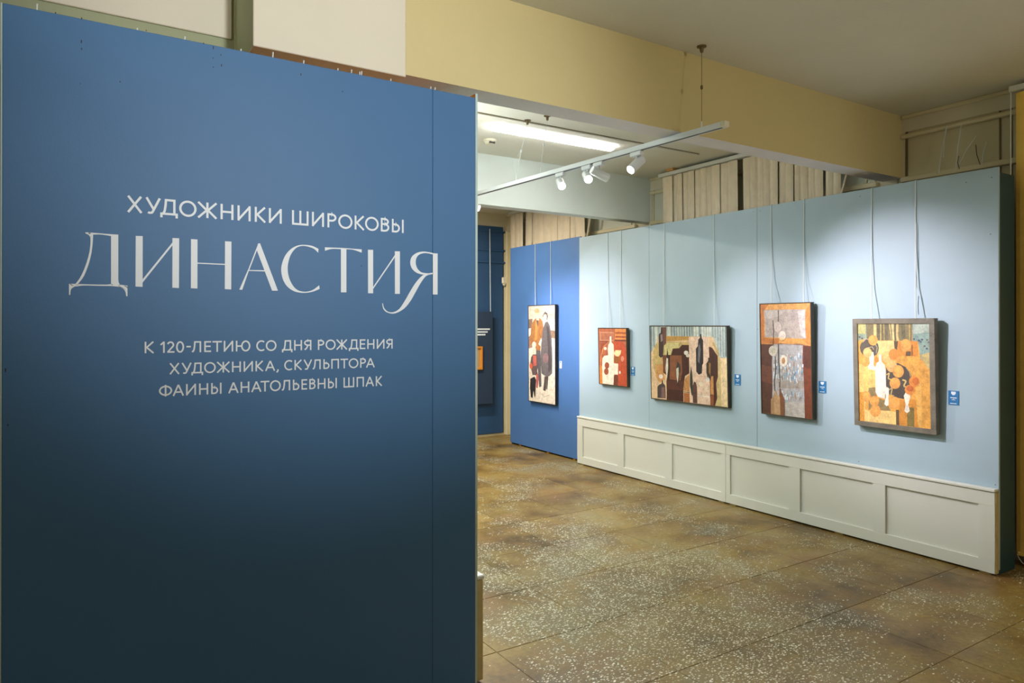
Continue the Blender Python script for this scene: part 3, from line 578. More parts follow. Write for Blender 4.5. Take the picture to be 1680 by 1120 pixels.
# 2 white bottle still life
c2 = [(188, 165), (572, 158), (585, 975), (208, 945)]
sh = [('p', (172, 96, 62), [(190, 165), (572, 160), (580, 600), (200, 600)]), ('p', (214, 136, 70), [(420, 165), (572, 162), (574, 330), (415, 330)]), ('r', (160, 80, 40), (420, 210, 572, 236)), ('r', (150, 72, 36), (420, 268, 572, 290)),
 ('r', (112, 52, 34), (415, 318, 575, 342)), ('r', (192, 140, 104), (208, 212, 400, 340)), ('r', (170, 104, 74), (222, 228, 395, 325)), ('r', (120, 58, 40), (205, 345, 330, 360)), ('p', (146, 74, 46), [(215, 375), (320, 365), (250, 470), (220, 560)]),
 ('p', (204, 128, 78), [(330, 345), (345, 350), (270, 430), (235, 560), (222, 700), (212, 700), (222, 540), (255, 420)]),
 ('p', (186, 78, 42), [(400, 350), (470, 342), (530, 360), (565, 420), (580, 500), (584, 975), (400, 960), (400, 650)]), ('p', (212, 132, 62), [(205, 690), (245, 700), (252, 948), (210, 945)]),
 ('p', (240, 226, 204), [(318, 470), (325, 395), (345, 360), (345, 275), (368, 275), (370, 360), (398, 390), (405, 480), (402, 655), (462, 662), (460, 815), (405, 815), (398, 965), (250, 945), (242, 700), (245, 590), (270, 555), (325, 545)]),
 ('e', (240, 228, 206), (283, 450, 20, 23)), ('p', (240, 214, 160), [(405, 510), (425, 470), (505, 468), (495, 525), (465, 560), (430, 555), (410, 535)]), ('p', (150, 92, 40), [(405, 565), (490, 565), (480, 610), (465, 655), (425, 655), (405, 620)]),
 ('e', (222, 150, 120), (520, 590, 20, 40)), ('e', (150, 74, 44), (308, 690, 32, 46)), ('e', (160, 82, 50), (300, 775, 32, 48)), ('e', (248, 232, 210), (485, 783, 12, 22)), ('p', (118, 62, 44), [(402, 840), (420, 818), (460, 818), (460, 968), (402, 962)]), ('r', (222, 206, 190), (345, 690, 362, 715))]
painting('small red-brown still life with a white bottle, smallest painting on the pale blue partition', [(980.3, 538), (1027.8, 537.3), (1029, 634.8), (983, 630)], XL, .055, .04, .007, .036, m_olivefr, c2, sh, [(998, 996.9, HL), (1018, 1018.8, HL)], (172, 90, 56))
# 3 bottles and fish
c3 = [(114, 98), (945, 98), (955, 980), (120, 886)]
sh = [('p', (182, 194, 190), [(114, 98), (945, 98), (948, 440), (114, 390)])]
for i in range(30):
    x = 118+i*28; sh.append(('p', random.choice([(226, 228, 214), (110, 130, 136), (214, 218, 206), (140, 158, 158)]), [(x, 98), (x+12, 98), (x+14, 430 if (x < 180 or x > 830) else 220), (x+2, 420 if (x < 180 or x > 830) else 220)]))
sh += [('p', (222, 190, 150), [(114, 390), (180, 290), (200, 200), (800, 210), (840, 320), (870, 440), (950, 440), (955, 980), (116, 886)]),
 ('p', (196, 170, 110), [(150, 330), (190, 270), (300, 265), (540, 270), (540, 300), (450, 300), (430, 335), (360, 345), (340, 420), (245, 420), (240, 600), (160, 620), (140, 500)]),
 ('p', (190, 146, 76), [(285, 205), (540, 205), (540, 245), (290, 262)]), ('p', (208, 196, 136), [(270, 280), (430, 275), (425, 340), (360, 350), (330, 410), (265, 400)]),
 ('p', (206, 150, 90), [(180, 520), (250, 515), (270, 680), (210, 720), (165, 640)]),
 ('p', (70, 36, 26), [(340, 410), (360, 340), (430, 335), (460, 298), (540, 300), (540, 610), (490, 640), (470, 780), (470, 925), (285, 905), (290, 640), (250, 600), (245, 415)]),
 ('p', (136, 84, 54), [(330, 415), (455, 415), (460, 600), (440, 690), (320, 680)]), ('p', (90, 48, 34), [(285, 690), (470, 700), (470, 800), (285, 790)]), ('p', (120, 70, 46), [(245, 412), (300, 412), (300, 600), (250, 600)]),
 ('p', (198, 140, 84), [(470, 800), (480, 690), (540, 615), (540, 815)]), ('p', (176, 108, 62), [(475, 825), (540, 830), (540, 932), (475, 925)]),
 ('p', (236, 204, 180), [(536, 215), (750, 212), (765, 960), (540, 935)]), ('p', (72, 38, 28), [(755, 315), (790, 330), (850, 420), (850, 650), (830, 720), (840, 880), (815, 970), (765, 960), (760, 690)]),
 ('p', (200, 140, 84), [(765, 640), (800, 640), (802, 845), (768, 842)]), ('p', (150, 84, 48), [(768, 850), (802, 850), (800, 968), (768, 962)]), ('p', (208, 184, 128), [(850, 430), (880, 440), (885, 975), (815, 970), (840, 880), (835, 720), (852, 650)]),
 ('p', (236, 210, 164), [(880, 440), (950, 440), (955, 980), (885, 975)]), ('p', (190, 168, 112), [(790, 270), (810, 270), (862, 370), (868, 430), (850, 420)]),
 ('p', (62, 50, 48), [(205, 200), (212, 178), (228, 168), (232, 105), (248, 105), (252, 170), (262, 190), (262, 300), (250, 430), (225, 442), (206, 420)]), ('p', (110, 74, 60), [(248, 105), (290, 105), (288, 280), (272, 305), (255, 290)]), ('p', (150, 136, 132), [(225, 190), (245, 180), (250, 250), (230, 270)]),
 ('p', (46, 40, 44), [(612, 340), (635, 310), (640, 240), (658, 220), (660, 180), (672, 180), (676, 220), (692, 250), (692, 500), (680, 520), (675, 610), (640, 625), (614, 590)]), ('p', (120, 116, 122), [(640, 310), (655, 280), (665, 350), (650, 500), (630, 480)]),
 ('p', (60, 50, 40), [(725, 500), (745, 470), (745, 435), (758, 440), (775, 490), (785, 560), (770, 690), (740, 680), (724, 600)]), ('p', (156, 112, 62), [(752, 490), (772, 500), (768, 640), (752, 600)]),
 ('p', (74, 64, 64), [(186, 760), (205, 740), (232, 725), (235, 685), (246, 690), (250, 725), (272, 745), (275, 890), (184, 884)]), ('p', (130, 96, 92), [(230, 760), (262, 770), (270, 885), (225, 884)]),
 ('p', (92, 62, 54), [(570, 760), (590, 700), (608, 710), (620, 760), (622, 940), (575, 935)]),
 ('p', (54, 50, 46), [(300, 330), (310, 420), (318, 520), (310, 600), (295, 690), (278, 600), (272, 500), (288, 430)]), ('p', (226, 218, 196), [(288, 440), (306, 450), (306, 560), (290, 680), (276, 560)]),
 ('p', (60, 56, 52), [(410, 480), (435, 510), (445, 570), (425, 640), (410, 790), (395, 640), (392, 560)]), ('p', (222, 216, 196), [(395, 560), (420, 545), (422, 620), (408, 720), (396, 640)]),
 ('p', (56, 60, 50), [(557, 530), (568, 600), (575, 700), (572, 860), (560, 850), (542, 740), (545, 620)]),
 ('e', (226, 216, 206), (505, 385, 24, 24)), ('e', (216, 206, 194), (522, 415, 20, 20)), ('e', (238, 226, 214), (225, 648, 22, 26)), ('e', (236, 228, 224), (738, 680, 22, 24)), ('e', (240, 226, 200), (665, 725, 22, 26)), ('e', (236, 214, 186), (722, 785, 20, 26)),
 ('l', (210, 170, 150), [(620, 640), (750, 650)], 5), ('l', (240, 226, 214), [(625, 855), (762, 868)], 14), ('l', (60, 50, 48), [(475, 815), (540, 822)], 7), ('l', (70, 60, 50), [(502, 345), (506, 365)], 4)]
painting('wide still life with dark bottles and hanging fish on the pale blue partition', [(1066.2, 534), (1192.8, 534), (1194.6, 669), (1067, 654.3)], XL, .06, .04, .008, .04, m_olivefr, c3, sh, [(1089, 1090, HL), (1172, 1171, HL)], (150, 110, 78))
# 4 round flowers over grey cloth
c4 = [(88, 98), (508, 84), (520, 1052), (104, 1000)]
sh = [('p', (222, 160, 84), [(88, 98), (508, 84), (512, 445), (470, 440), (420, 425), (330, 430), (250, 420), (190, 430), (140, 430), (92, 428)]),
 ('p', (192, 118, 52), [(88, 98), (160, 96), (120, 150), (125, 375), (180, 385), (250, 380), (240, 425), (92, 428)]), ('p', (206, 138, 64), [(470, 150), (508, 84), (512, 445), (440, 400)]),
 ('p', (180, 168, 160), [(118, 145), (300, 140), (468, 138), (465, 260), (472, 385), (300, 378), (125, 372), (128, 260)]), ('p', (206, 198, 194), [(400, 150), (462, 145), (465, 380), (430, 360)]), ('p', (196, 186, 178), [(128, 150), (300, 146), (240, 200), (150, 220)]),
 ('p', (84, 48, 32), [(92, 430), (190, 432), (186, 600), (190, 800), (185, 1008), (104, 1000)]), ('p', (104, 60, 40), [(92, 600), (185, 620), (185, 760), (96, 740)]),
 ('p', (124, 60, 32), [(445, 440), (512, 446), (520, 1052), (460, 1045), (455, 900), (450, 700), (440, 560)]), ('p', (96, 50, 32), [(448, 450), (512, 450), (514, 640), (452, 620)]),
 ('p', (178, 176, 176), [(190, 432), (330, 432), (445, 440), (440, 560), (450, 700), (455, 900), (458, 1044), (180, 1012), (190, 800), (186, 600)]),
 ('p', (164, 154, 144), [(240, 735), (450, 735), (452, 800), (240, 795)]), ('p', (190, 184, 176), [(300, 905), (455, 920), (458, 1040), (300, 1025)])]
for k in range(150):
    r = random.random(); x = random.uniform(190, 440)
    y = random.gauss(670, 45) if r < .6 else (random.gauss(860, 28) if r < .85 else random.gauss(535, 12)); x = max(x, 265) if y > 780 else x; hgt = random.uniform(14, 40)
    sh.append(('r', random.choice([(206, 222, 230), (128, 160, 184), (150, 176, 192), (214, 204, 192), (170, 140, 116), (120, 146, 170), (232, 236, 238)]), (x, y-hgt/2, x+random.uniform(6, 12), y+hgt/2)))
sh += [('l', (96, 76, 56), [(240, 148), (240, 250)], 4), ('l', (110, 76, 44), [(195, 230), (200, 330), (195, 450)], 5), ('l', (84, 70, 60), [(240, 430), (242, 560), (252, 700), (250, 790)], 7), ('l', (92, 72, 56), [(212, 530), (216, 650), (206, 740), (212, 850)], 7),
 ('e', (214, 202, 192), (236, 286, 31, 43)), ('e', (198, 182, 172), (240, 296, 20, 28)), ('e', (230, 216, 204), (273, 358, 32, 38)), ('p', (236, 206, 150), [(245, 375), (300, 375), (270, 402)]), ('e', (206, 200, 186), (197, 486, 37, 44)), ('e', (184, 176, 156), (200, 488, 18, 24)),
 ('e', (236, 226, 210), (283, 568, 34, 48)), ('e', (190, 142, 92), (283, 568, 15, 26)),
 ('p', (130, 82, 48), [(248, 800), (258, 800), (264, 830), (290, 880), (292, 1022), (245, 1018)]), ('p', (190, 152, 110), [(206, 820), (222, 820), (225, 845), (252, 870), (256, 1018), (178, 1012), (178, 890), (205, 850)]), ('p', (170, 132, 92), [(182, 900), (200, 870), (205, 1012), (182, 1010)])]
painting('tall painting with orange top, grey cloth and round white blooms on stems', [(1245.7, 498), (1330.8, 494.9), (1333, 689), (1248.6, 678.4)], XL, .07, .045, .007, .04, m_olivefr, c4, sh, [(1266, 1265, HL), (1318.5, 1319, HL)], (150, 110, 80))
# 5 yellow still life
c5 = [(132, 150), (712, 152), (718, 995), (138, 928)]
O1, O2, O3 = (236, 166, 84), (222, 140, 62), (242, 190, 120)
sh = [('p', (234, 168, 76), [(132, 280), (290, 290), (425, 290), (712, 300), (718, 995), (138, 928)]), ('p', (150, 172, 150), [(132, 152), (200, 152), (205, 270), (132, 285)]), ('p', (190, 186, 120), [(132, 152), (196, 152), (196, 235), (132, 230)]),
 ('p', (132, 120, 82), [(200, 152), (575, 152), (570, 290), (205, 280)]), ('p', (220, 196, 130), [(262, 152), (285, 152), (285, 260), (262, 250)]), ('p', (112, 104, 78), [(290, 152), (380, 152), (380, 285), (290, 285)]),
 ('l', (200, 176, 106), [(320, 152), (318, 285)], 9), ('l', (196, 172, 104), [(345, 152), (347, 285)], 6), ('p', (224, 200, 136), [(385, 152), (425, 152), (430, 285), (405, 285)]), ('l', (214, 190, 126), [(455, 152), (450, 250), (460, 290)], 18), ('l', (90, 84, 66), [(400, 152), (410, 285)], 7), ('l', (92, 88, 70), [(435, 152), (435, 290)], 9),
 ('l', (190, 166, 100), [(552, 152), (552, 290)], 10), ('l', (110, 104, 74), [(500, 152), (505, 270)], 30), ('p', (140, 166, 156), [(575, 152), (712, 152), (715, 420), (640, 440), (620, 300), (575, 290)]), ('p', (176, 190, 176), [(580, 152), (712, 152), (712, 220), (580, 235)]),
 ('p', (196, 176, 116), [(640, 400), (715, 380), (716, 520), (690, 500), (650, 440)]),
 ('p', (248, 214, 140), [(290, 288), (425, 288), (430, 400), (360, 440), (290, 420)]), ('p', (206, 140, 64), [(432, 290), (455, 290), (450, 410), (430, 400)]), ('p', (96, 78, 58), [(425, 290), (458, 290), (450, 360), (430, 350)]), ('p', (226, 144, 58), [(458, 290), (618, 292), (618, 412), (455, 412)]), ('r', (150, 96, 46), (565, 320, 577, 410)), ('p', (104, 84, 62), [(520, 375), (560, 372), (560, 410), (520, 410)]),
 ('p', (226, 164, 74), [(455, 412), (618, 412), (650, 460), (700, 530), (716, 620), (716, 990), (600, 980), (600, 640), (520, 500), (440, 450)]), ('p', (238, 182, 92), [(600, 640), (640, 620), (640, 980), (600, 978)]),
 ('e', (92, 84, 74), (226, 345, 77, 76)), ('l', (190, 176, 150), [(170, 300), (200, 270), (240, 285)], 6), ('l', (170, 158, 130), [(265, 300), (290, 340), (280, 390)], 7), ('l', (190, 170, 130), [(205, 345), (250, 335), (262, 360)], 6),
 ('p', (80, 72, 64), [(360, 500), (400, 475), (455, 465), (520, 500), (560, 555), (575, 620), (560, 700), (500, 755), (430, 740), (385, 720), (355, 640)]),
 ('l', (204, 176, 110), [(362, 560), (385, 545), (375, 590), (400, 600)], 9), ('l', (204, 176, 110), [(490, 600), (520, 610), (500, 650), (520, 660)], 12), ('l', (196, 170, 110), [(385, 680), (410, 660), (395, 720), (420, 730)], 9), ('l', (180, 156, 104), [(520, 500), (550, 540), (556, 575)], 7),
 ('p', (246, 204, 118), [(140, 470), (270, 500), (275, 680), (210, 690), (180, 850), (140, 800)]), ('p', (150, 130, 84), [(215, 665), (270, 660), (280, 740), (350, 770), (395, 850), (215, 840)]), ('p', (248, 210, 132), [(180, 840), (215, 845), (395, 850), (435, 860), (435, 960), (180, 935)]),
 ('p', (226, 156, 60), [(140, 700), (178, 700), (176, 930), (138, 928)]), ('p', (104, 82, 56), [(435, 840), (460, 842), (460, 965), (437, 962)]), ('p', (216, 146, 56), [(460, 760), (600, 760), (612, 980), (460, 966)]), ('p', (134, 116, 60), [(525, 820), (582, 825), (582, 978), (525, 970)]),
 ('p', (250, 240, 220), [(272, 500), (285, 460), (302, 455), (302, 398), (320, 398), (324, 455), (348, 480), (356, 520), (358, 680), (345, 755), (290, 735), (272, 700)]), ('p', (250, 238, 214), [(222, 400), (235, 375), (258, 378), (264, 420), (258, 480), (272, 500), (268, 525), (215, 515), (212, 490), (228, 470)]),
 ('p', (250, 240, 222), [(345, 680), (365, 658), (382, 670), (376, 740), (378, 800), (360, 812), (342, 795), (352, 750)]), ('p', (250, 240, 220), [(500, 730), (515, 702), (545, 705), (552, 740), (535, 800), (548, 850), (525, 868), (503, 850), (515, 800)]), ('l', (170, 140, 90), [(352, 715), (350, 750)], 7)]
for (x, y, rx, ry, c) in ((256, 283, 38, 42, O1), (210, 382, 36, 40, O3), (192, 455, 32, 42, O1), (365, 415, 42, 46, O3), (422, 398, 40, 45, O2), (283, 440, 14, 24, O2), (405, 490, 44, 50, (226, 178, 110)), (520, 325, 44, 50, O1), (458, 533, 46, 50, O1), (430, 628, 44, 46, O1), (585, 615, 42, 48, O2), (598, 612, 26, 30, (206, 112, 44)), (550, 680, 42, 40, O2), (552, 672, 30, 22, (196, 104, 50)), (198, 735, 34, 44, O1), (262, 770, 40, 42, O1), (268, 850, 44, 48, O1), (425, 785, 44, 50, O1)):
    sh += [('e', c, (x, y, rx, ry)), ('e', tuple(min(255, int(v*1.07)) for v in c), (x-rx*.2, y-ry*.25, rx*.55, ry*.5))]
for (x, y) in ((140, 250), (160, 262), (620, 280), (645, 272), (665, 325), (685, 275), (700, 295), (682, 345), (632, 290), (580, 268)): sh.append(('r', random.choice([(84, 104, 120), (70, 84, 110), (110, 96, 96)]), (x, y, x+16, y+13)))
painting('yellow still life with fruit in a wide grey-brown frame, nearest painting', [(1398.5, 523), (1533.5, 522), (1535.5, 714.4), (1401.6, 696)], XL, .075, .05, .034, .045, m_beigefr, c5, sh, [(1430, 1430, HL), (1502, 1502, HL)], (234, 172, 84), fproud=.007)
lc = bpy.data.objects['framed_painting.004']
q = at(1504, 380, 0, XL-.015); MB().tube([(q.x, q.y, 1.74), (q.x, q.y+.003, 1.9), (q.x+.004, q.y+.006, 2.17)], .002, 6).build('cord_tail', m_cord, lc, label='loose cord end')
q = at(1506, 510, 0, XL-.04); MB().tube([(q.x, q.y-.004, 1.57), (q.x+.005, q.y+.002, 1.62), (q.x+.02, q.y+.006, 1.69)], .0018, 6).build('cord_tail', m_dark, lc, label='dark wire end')
# caption cards
def caption(label, x0, x1, y0, y1, wall, m=m_label, m2=m_labelw):
    a = at(x0, y0, 0, wall-.003); c = at(x1, y1, 0, wall-.003); b = at(x0, y1, 0, wall-.003)
    o = empty('caption_card', (wall, a.y, c.z), label, 'label'); w_ = a.y-c.y; zt = (a.z+at(x1, y0, 0, wall-.003).z)/2; zb = (b.z+c.z)/2; h = zt-zb
    MB().box(wall-.003, wall-.0002, c.y, a.y, zb, zt).build('card', m, o)
    def bar(u0, u1, v0, v1, nm): MB().box(wall-.0036, wall-.003, a.y-u1*w_, a.y-u0*w_, zt-v1*h, zt-v0*h).build(nm, m2, o)
    cr = MB(); P_ = [(.28, .06), (.28, .20), (.34, .27), (.5, .31), (.66, .27), (.72, .20), (.72, .06)]
    cr.hexa([(wall-.0036, a.y-u*w_, zt-v*h) for u, v in ((.28, .06), (.28, .22), (.72, .22), (.72, .06))], [(wall-.003, a.y-u*w_, zt-v*h) for u, v in ((.28, .06), (.28, .22), (.72, .22), (.72, .06))])
    cr.hexa([(wall-.0036, a.y-u*w_, zt-v*h) for u, v in ((.30, .22), (.42, .31), (.58, .31), (.70, .22))], [(wall-.003, a.y-u*w_, zt-v*h) for u, v in ((.30, .22), (.42, .31), (.58, .31), (.70, .22))])
    cr.build('emblem', m2, o)
    bar(.2, .8, .47, .53, 'text_line'); bar(.46, .56, .575, .60, 'text_line'); bar(.32, .68, .63, .66, 'text_line'); bar(.18, .8, .88, .925, 'text_line')
    return o
caption('tiny pale caption card beside the tall figure painting on the blue partition', 918, 921.5, 592, 604, XB, m_labelw, m_label)
caption('blue caption card right of the small red-brown still life', 1034.8, 1041.5, 601.5, 616, XL)
caption('blue caption card right of the wide bottles-and-fish painting', 1205, 1215, 614, 632, XL)
caption('blue caption card right of the tall painting with round white blooms', 1343, 1355.2, 625, 644.5, XL)
caption('blue caption card right of the yellow still life', 1555.7, 1573, 640.8, 664, XL)
# ------------------------------------------------------------------ vertical blinds
def blind(label, x, ycorn, strips, zt, zb, m, headz, hy0, hy1, group=None):
    o = empty('vertical_blind', (x, (hy0+hy1)/2, 0), label, 'blind', group)
    MB().box(x-.03, x+.03, hy0, hy1, headz-.035, headz).build('headrail', m_white, o, bevel=.003)
    for i, (a0, a1, b0, b1, dx) in enumerate(strips):
        mb = MB(); n = 4; zs = [zt, zt-(zt-zb)*.33, zt-(zt-zb)*.66, zb]; th = .0012
        # curved plate: columns a0..a1 at top, b0..b1 at bottom
        def pt(u, t, s): 
            y = (a0+(a1-a0)*u)*(1-t)+(b0+(b1-b0)*u)*t; return (x+dx+.012*math.sin(math.pi*u)*(-1)+s, y, zt+(zb-zt)*t)
        for r in range(3):
            for c in range(n):
                u0, u1, t0, t1 = c/n, (c+1)/n, r/3, (r+1)/3
                k = len(mb.v); mb.v += [pt(u0, t0, 0), pt(u1, t0, 0), pt(u1, t1, 0), pt(u0, t1, 0)]; mb.f.append((k, k+1, k+2, k+3)); mb.mi.append(0); mb.col.append(None)
                k = len(mb.v); mb.v += [pt(u0, t0, th), pt(u1, t0, th), pt(u1, t1, th), pt(u0, t1, th)]; mb.f.append((k+3, k+2, k+1, k)); mb.mi.append(0); mb.col.append(None)
        s = mb.build('slat', m, o, flat=True)
    return o
def yx(px, x, py=300): return at(px, py, 0, x).y
XS = 5.0
e2 = [(1088, 1093), (1103, 1106), (1111, 1115), (1119.5, 1123), (1128, 1131), (1139, 1141), (1149, 1150), (1158, 1161), (1168, 1171.5), (1181, 1183), (1195, 1197), (1210, 1213)]
e2b = [(1218, 1223), (1230, 1233), (1241, 1243), (1252, 1254), (1264, 1265), (1276, 1277), (1290, 1290), (1302, 1302), (1313, 1314), (1325, 1325.5), (1337, 1338), (1350, 1350)]
e2c = [(1354, 1354.5), (1365, 1365.5)]; e2d = [(1366.5, 1366), (1378, 1378)]
st = []
for E_ in (e2, e2b, e2c, e2d):
    for i in range(len(E_)-1):
        zr = (2.95-2.5); f = 5.5                         # extend the lower edge from the partition top down to the slat foot
        a0, a1 = yx(E_[i][0], XS), yx(E_[i+1][0], XS); c0, c1 = yx(E_[i][1], XS), yx(E_[i+1][1], XS)
        b0, b1 = a0+(c0-a0)*1.6, a1+(c1-a1)*1.6
        st.append((a0+.002, a1-.002, b0+.002, b1-.002, (.004 if i % 2 else -.004)+random.choice((-.004, 0, 0, .004, .012))))
blind('closed beige vertical blind above the middle of the pale blue partition', XS, 0, st, 2.955, .12, m_blind, 2.995, yx(1378, XS)-.25, yx(1083, XS))
vb = bpy.data.objects['vertical_blind']
q = at(1103, 280, 0, XS); MB().box(XS-.05, XS+.05, 4.86, 4.95, 2.995, HC).build('wood_block', m_pine, vb, bevel=.003); MB().box(XS-.05, XS+.05, 3.62, 3.72, 2.995, HC).build('wood_block', m_pine, vb, bevel=.003)
MB().tube([(XS, 3.06, 2.8), (XS-.02, 3.17, 2.40)], .007, 6).build('control_wand', m_blind, vb)
st = []; ed = [838, 845, 853, 858]; ed2 = [862, 872, 882, 892, 903, 914, 925, 935, 943.5]; ed3 = [944.5, 959]
for E_, fl_ in ((ed, 1.0), (ed2, -1.0), (ed3, 2.2)):
    for i in range(len(E_)-1):
        a0, a1 = yx(E_[i], XS, 370), yx(E_[i+1], XS, 370); d = -.06*(fl_ if E_ is ed2 and i == 0 else (1.4 if E_ is ed3 else 0))
        st.append((a0+.002, a1-.002, a0+.002+d, a1-.002+d, (.004 if i % 2 else -.004)+random.choice((-.004, 0, 0, .004, .012))))
blind('closed beige vertical blind above the mid blue partition in the far bay', XS, 0, st, 2.955, .12, m_blind, 2.995, yx(959, XS, 370)-.3, yx(838, XS, 370)+.02)
vb2 = bpy.data.objects['vertical_blind.001']
MB().tube([at(968.5, 358, 0, XS+.02), at(963, 390, 0, XS+.02)], .012, 6).build('control_wand', m_blind, vb2)
st = []; y = 1.985
for i in range(9):
    st.append((y, y-.098, y, y-.098, random.uniform(-.006, .006))); y -= .092
blind('mustard-yellow vertical blind reaching the floor at the right edge', XS, 0, st, 2.945, .085, m_blindy, 2.99, 1.15, 2.015)
vb3 = bpy.data.objects['vertical_blind.002']
for i in range(9):
    yy = 1.985-.092*i-.049; MB().box(XS-.012, XS+.010, yy-.046, yy+.042, .072, .096).build('bottom_weight', m_blindy, vb3, bevel=.004)
ch = []
for i in range(25):
    t = i/24*3; yy = 1.985-.01-.09*t; ch.append((XS-.02, yy, .085-.055*abs(math.sin(math.pi*t))**.8))
MB().tube(ch, .0022, 5).build('bead_chain', m_cord, vb3)
MB().tube([(XS-.01, 2.01, 2.96), (XS-.01, 2.012, .4)], .004, 6).build('pull_cord', m_white, vb3)
# loose strings hanging in front of the window panels of the first bay
ST = [((1552, 208), (1540, 284)), ((1551, 210), (1548, 258)), ((1576, 205), (1568, 280)), ((1600, 222), (1573, 270)), ((1617, 232), (1611, 268)), ((1570, 255), (1574, 277)), ((1599, 237), (1608, 270))]
for i, (a, b_) in enumerate(ST):
    A, B = at(*a, 0, XW-.045), at(*b_, 0, XW-.045); mid = (A+B)/2; mid.y += .004
    A.x = XW-.03 if A.z > 2.7 else XW-.02
    o = MB().tube([(A.x, A.y, 2.872 if i in (0, 1, 2) else A.z), mid, B], .0024, 5).build('hanging_string', m_cord if i < 5 else m_dark)
    tag(o, ['long pale string hanging from the pipe above the pale blue partition, leftmost', 'short pale string beside the leftmost hanging string', 'second long pale string hanging from the pipe by the ceiling', 'slanting thin string on the window panel near the right end', 'faint string nearest the mustard blind', 'short dark string end under the second long string', 'dark slanting string on the window panel above the partition'][i], 'string')
# ------------------------------------------------------------------ ceiling luminaire, detector
def tube_lamp(label, x0, x1, y, w_=.12):
    o = empty('ceiling_lamp', ((x0+x1)/2, y, HC), label, 'lamp')
    MB().box(x0+.01, x1-.01, y-w_/2+.004, y+w_/2-.004, HC-.018, HC).build('lamp_housing', m_rail, o, bevel=.004)
    d = MB()
    n = 12; prof = [(math.cos(math.radians(174+192*i/n))*w_/2, HC-.020+math.sin(math.radians(174+192*i/n))*.016) for i in range(n+1)]
    for i in range(len(prof)-1): d.face([(x0+.004, y+prof[i][0], prof[i][1]), (x1-.004, y+prof[i][0], prof[i][1]), (x1-.004, y+prof[i+1][0], prof[i+1][1]), (x0+.004, y+prof[i+1][0], prof[i+1][1])])
    d.face([(x0+.004, y+a, b_) for a, b_ in prof]); d.face([(x1-.004, y+a, b_) for a, b_ in prof][::-1])
    d.build('diffuser', m_glow, o)
    return o
tube_lamp('long bright tube lamp on the ceiling of the second bay', 2.76, 3.94, 4.58, .085)
for (x0, x1, y, lb) in ((-.05, 1.25, -.9, 'tube lamp on the ceiling behind the viewer, left'), (2.75, 4.05, -.9, 'tube lamp on the ceiling behind the viewer, right'), (2.45, 3.75, 6.9, 'tube lamp on the ceiling of the far bay')):
    o = empty('ceiling_lamp', ((x0+x1)/2, y, HC), lb, 'lamp'); MB().box(x0, x1, y-.07, y+.07, HC-.05, HC).build('lamp_housing', m_rail, o, bevel=.004)
sd = empty('smoke_detector', (2.95, 4.95, HC), 'round ivory smoke detector on the ceiling near the tube lamp', 'detector')
MB().lathe((2.95, 4.95, HC), (0, 0, -1), [(0, .055), (.012, .055), (.018, .048), (.034, .038), (.036, .03)], 24).build('detector_body', m_plastic, sd)
MB().box(2.925, 2.975, 4.905, 4.935, HC-.0345, HC-.020).build('detector_slot', m_dark, sd)
# ------------------------------------------------------------------ track rail and its spotlights
RX = 2.88
def railz(y): return 2.538+(y-2.47)/(5.0-2.47)*.046
tr_ = empty('track_rail', (RX, 2.47, 2.54), 'slim white lighting rail hung on wires under the ceiling beam', 'lighting rail')
ya, yb = 2.475, 5.30
MB().hexa([(RX-.018, ya, railz(ya)-.014), (RX+.018, ya, railz(ya)-.014), (RX+.018, ya, railz(ya)+.014), (RX-.018, ya, railz(ya)+.014)],
          [(RX-.018, yb, railz(yb)-.014), (RX+.018, yb, railz(yb)-.014), (RX+.018, yb, railz(yb)+.014), (RX-.018, yb, railz(yb)+.014)]).build('rail_body', m_rail, tr_)
MB().hexa([(RX-.008, ya, railz(ya)-.0145), (RX+.008, ya, railz(ya)-.0145), (RX+.008, ya, railz(ya)-.012), (RX-.008, ya, railz(ya)-.012)],
          [(RX-.008, yb, railz(yb)-.0145), (RX+.008, yb, railz(yb)-.0145), (RX+.008, yb, railz(yb)-.012), (RX-.008, yb, railz(yb)-.012)]).build('rail_slot', m_dark, tr_)
MB().box(RX-.019, RX+.019, ya-.03, ya, railz(ya)-.015, railz(ya)+.015).build('end_cap', m_plastic, tr_, bevel=.002)
def wire(yr, top, loop=True, mt=None):
    MB().tube([(RX, yr, railz(yr)+.014), (RX, yr, railz(yr)+.05)], .004, 6).build('wire_clip', m_cord, tr_)
    tx, ty = top
    mid = Vector((RX+(tx-RX)*.45, yr+(ty-yr)*.45, railz(yr)+.05+(HC-railz(yr)-.05)*.45))
    MB().tube([(RX, yr, railz(yr)+.05), mid, (tx, ty, HC-.03)], .0016, 5).build('suspension_wire', mt or m_metal, tr_)
    MB().lathe(mid, (0, 0, 1), [(-.012, .003), (-.008, .007), (.008, .007), (.012, .003)], 8).build('wire_grip', mt or m_metal, tr_)
    if loop: MB().tube([(RX, yr+.002, railz(yr)+.05), (RX-.02, yr+.012, railz(yr)+.16), mid], .0014, 5).build('suspension_wire', mt or m_metal, tr_)
    MB().lathe((tx, ty, HC), (0, 0, -1), [(0, .026), (.006, .026), (.010, .012), (.034, .008)], 12).build('ceiling_hook', m_metal, tr_)
wire(2.615, (2.93, 2.66), False); wire(4.44, (2.90, 4.32), True, m_cord); wire(4.12, (2.96, 4.15), False, m_cord)
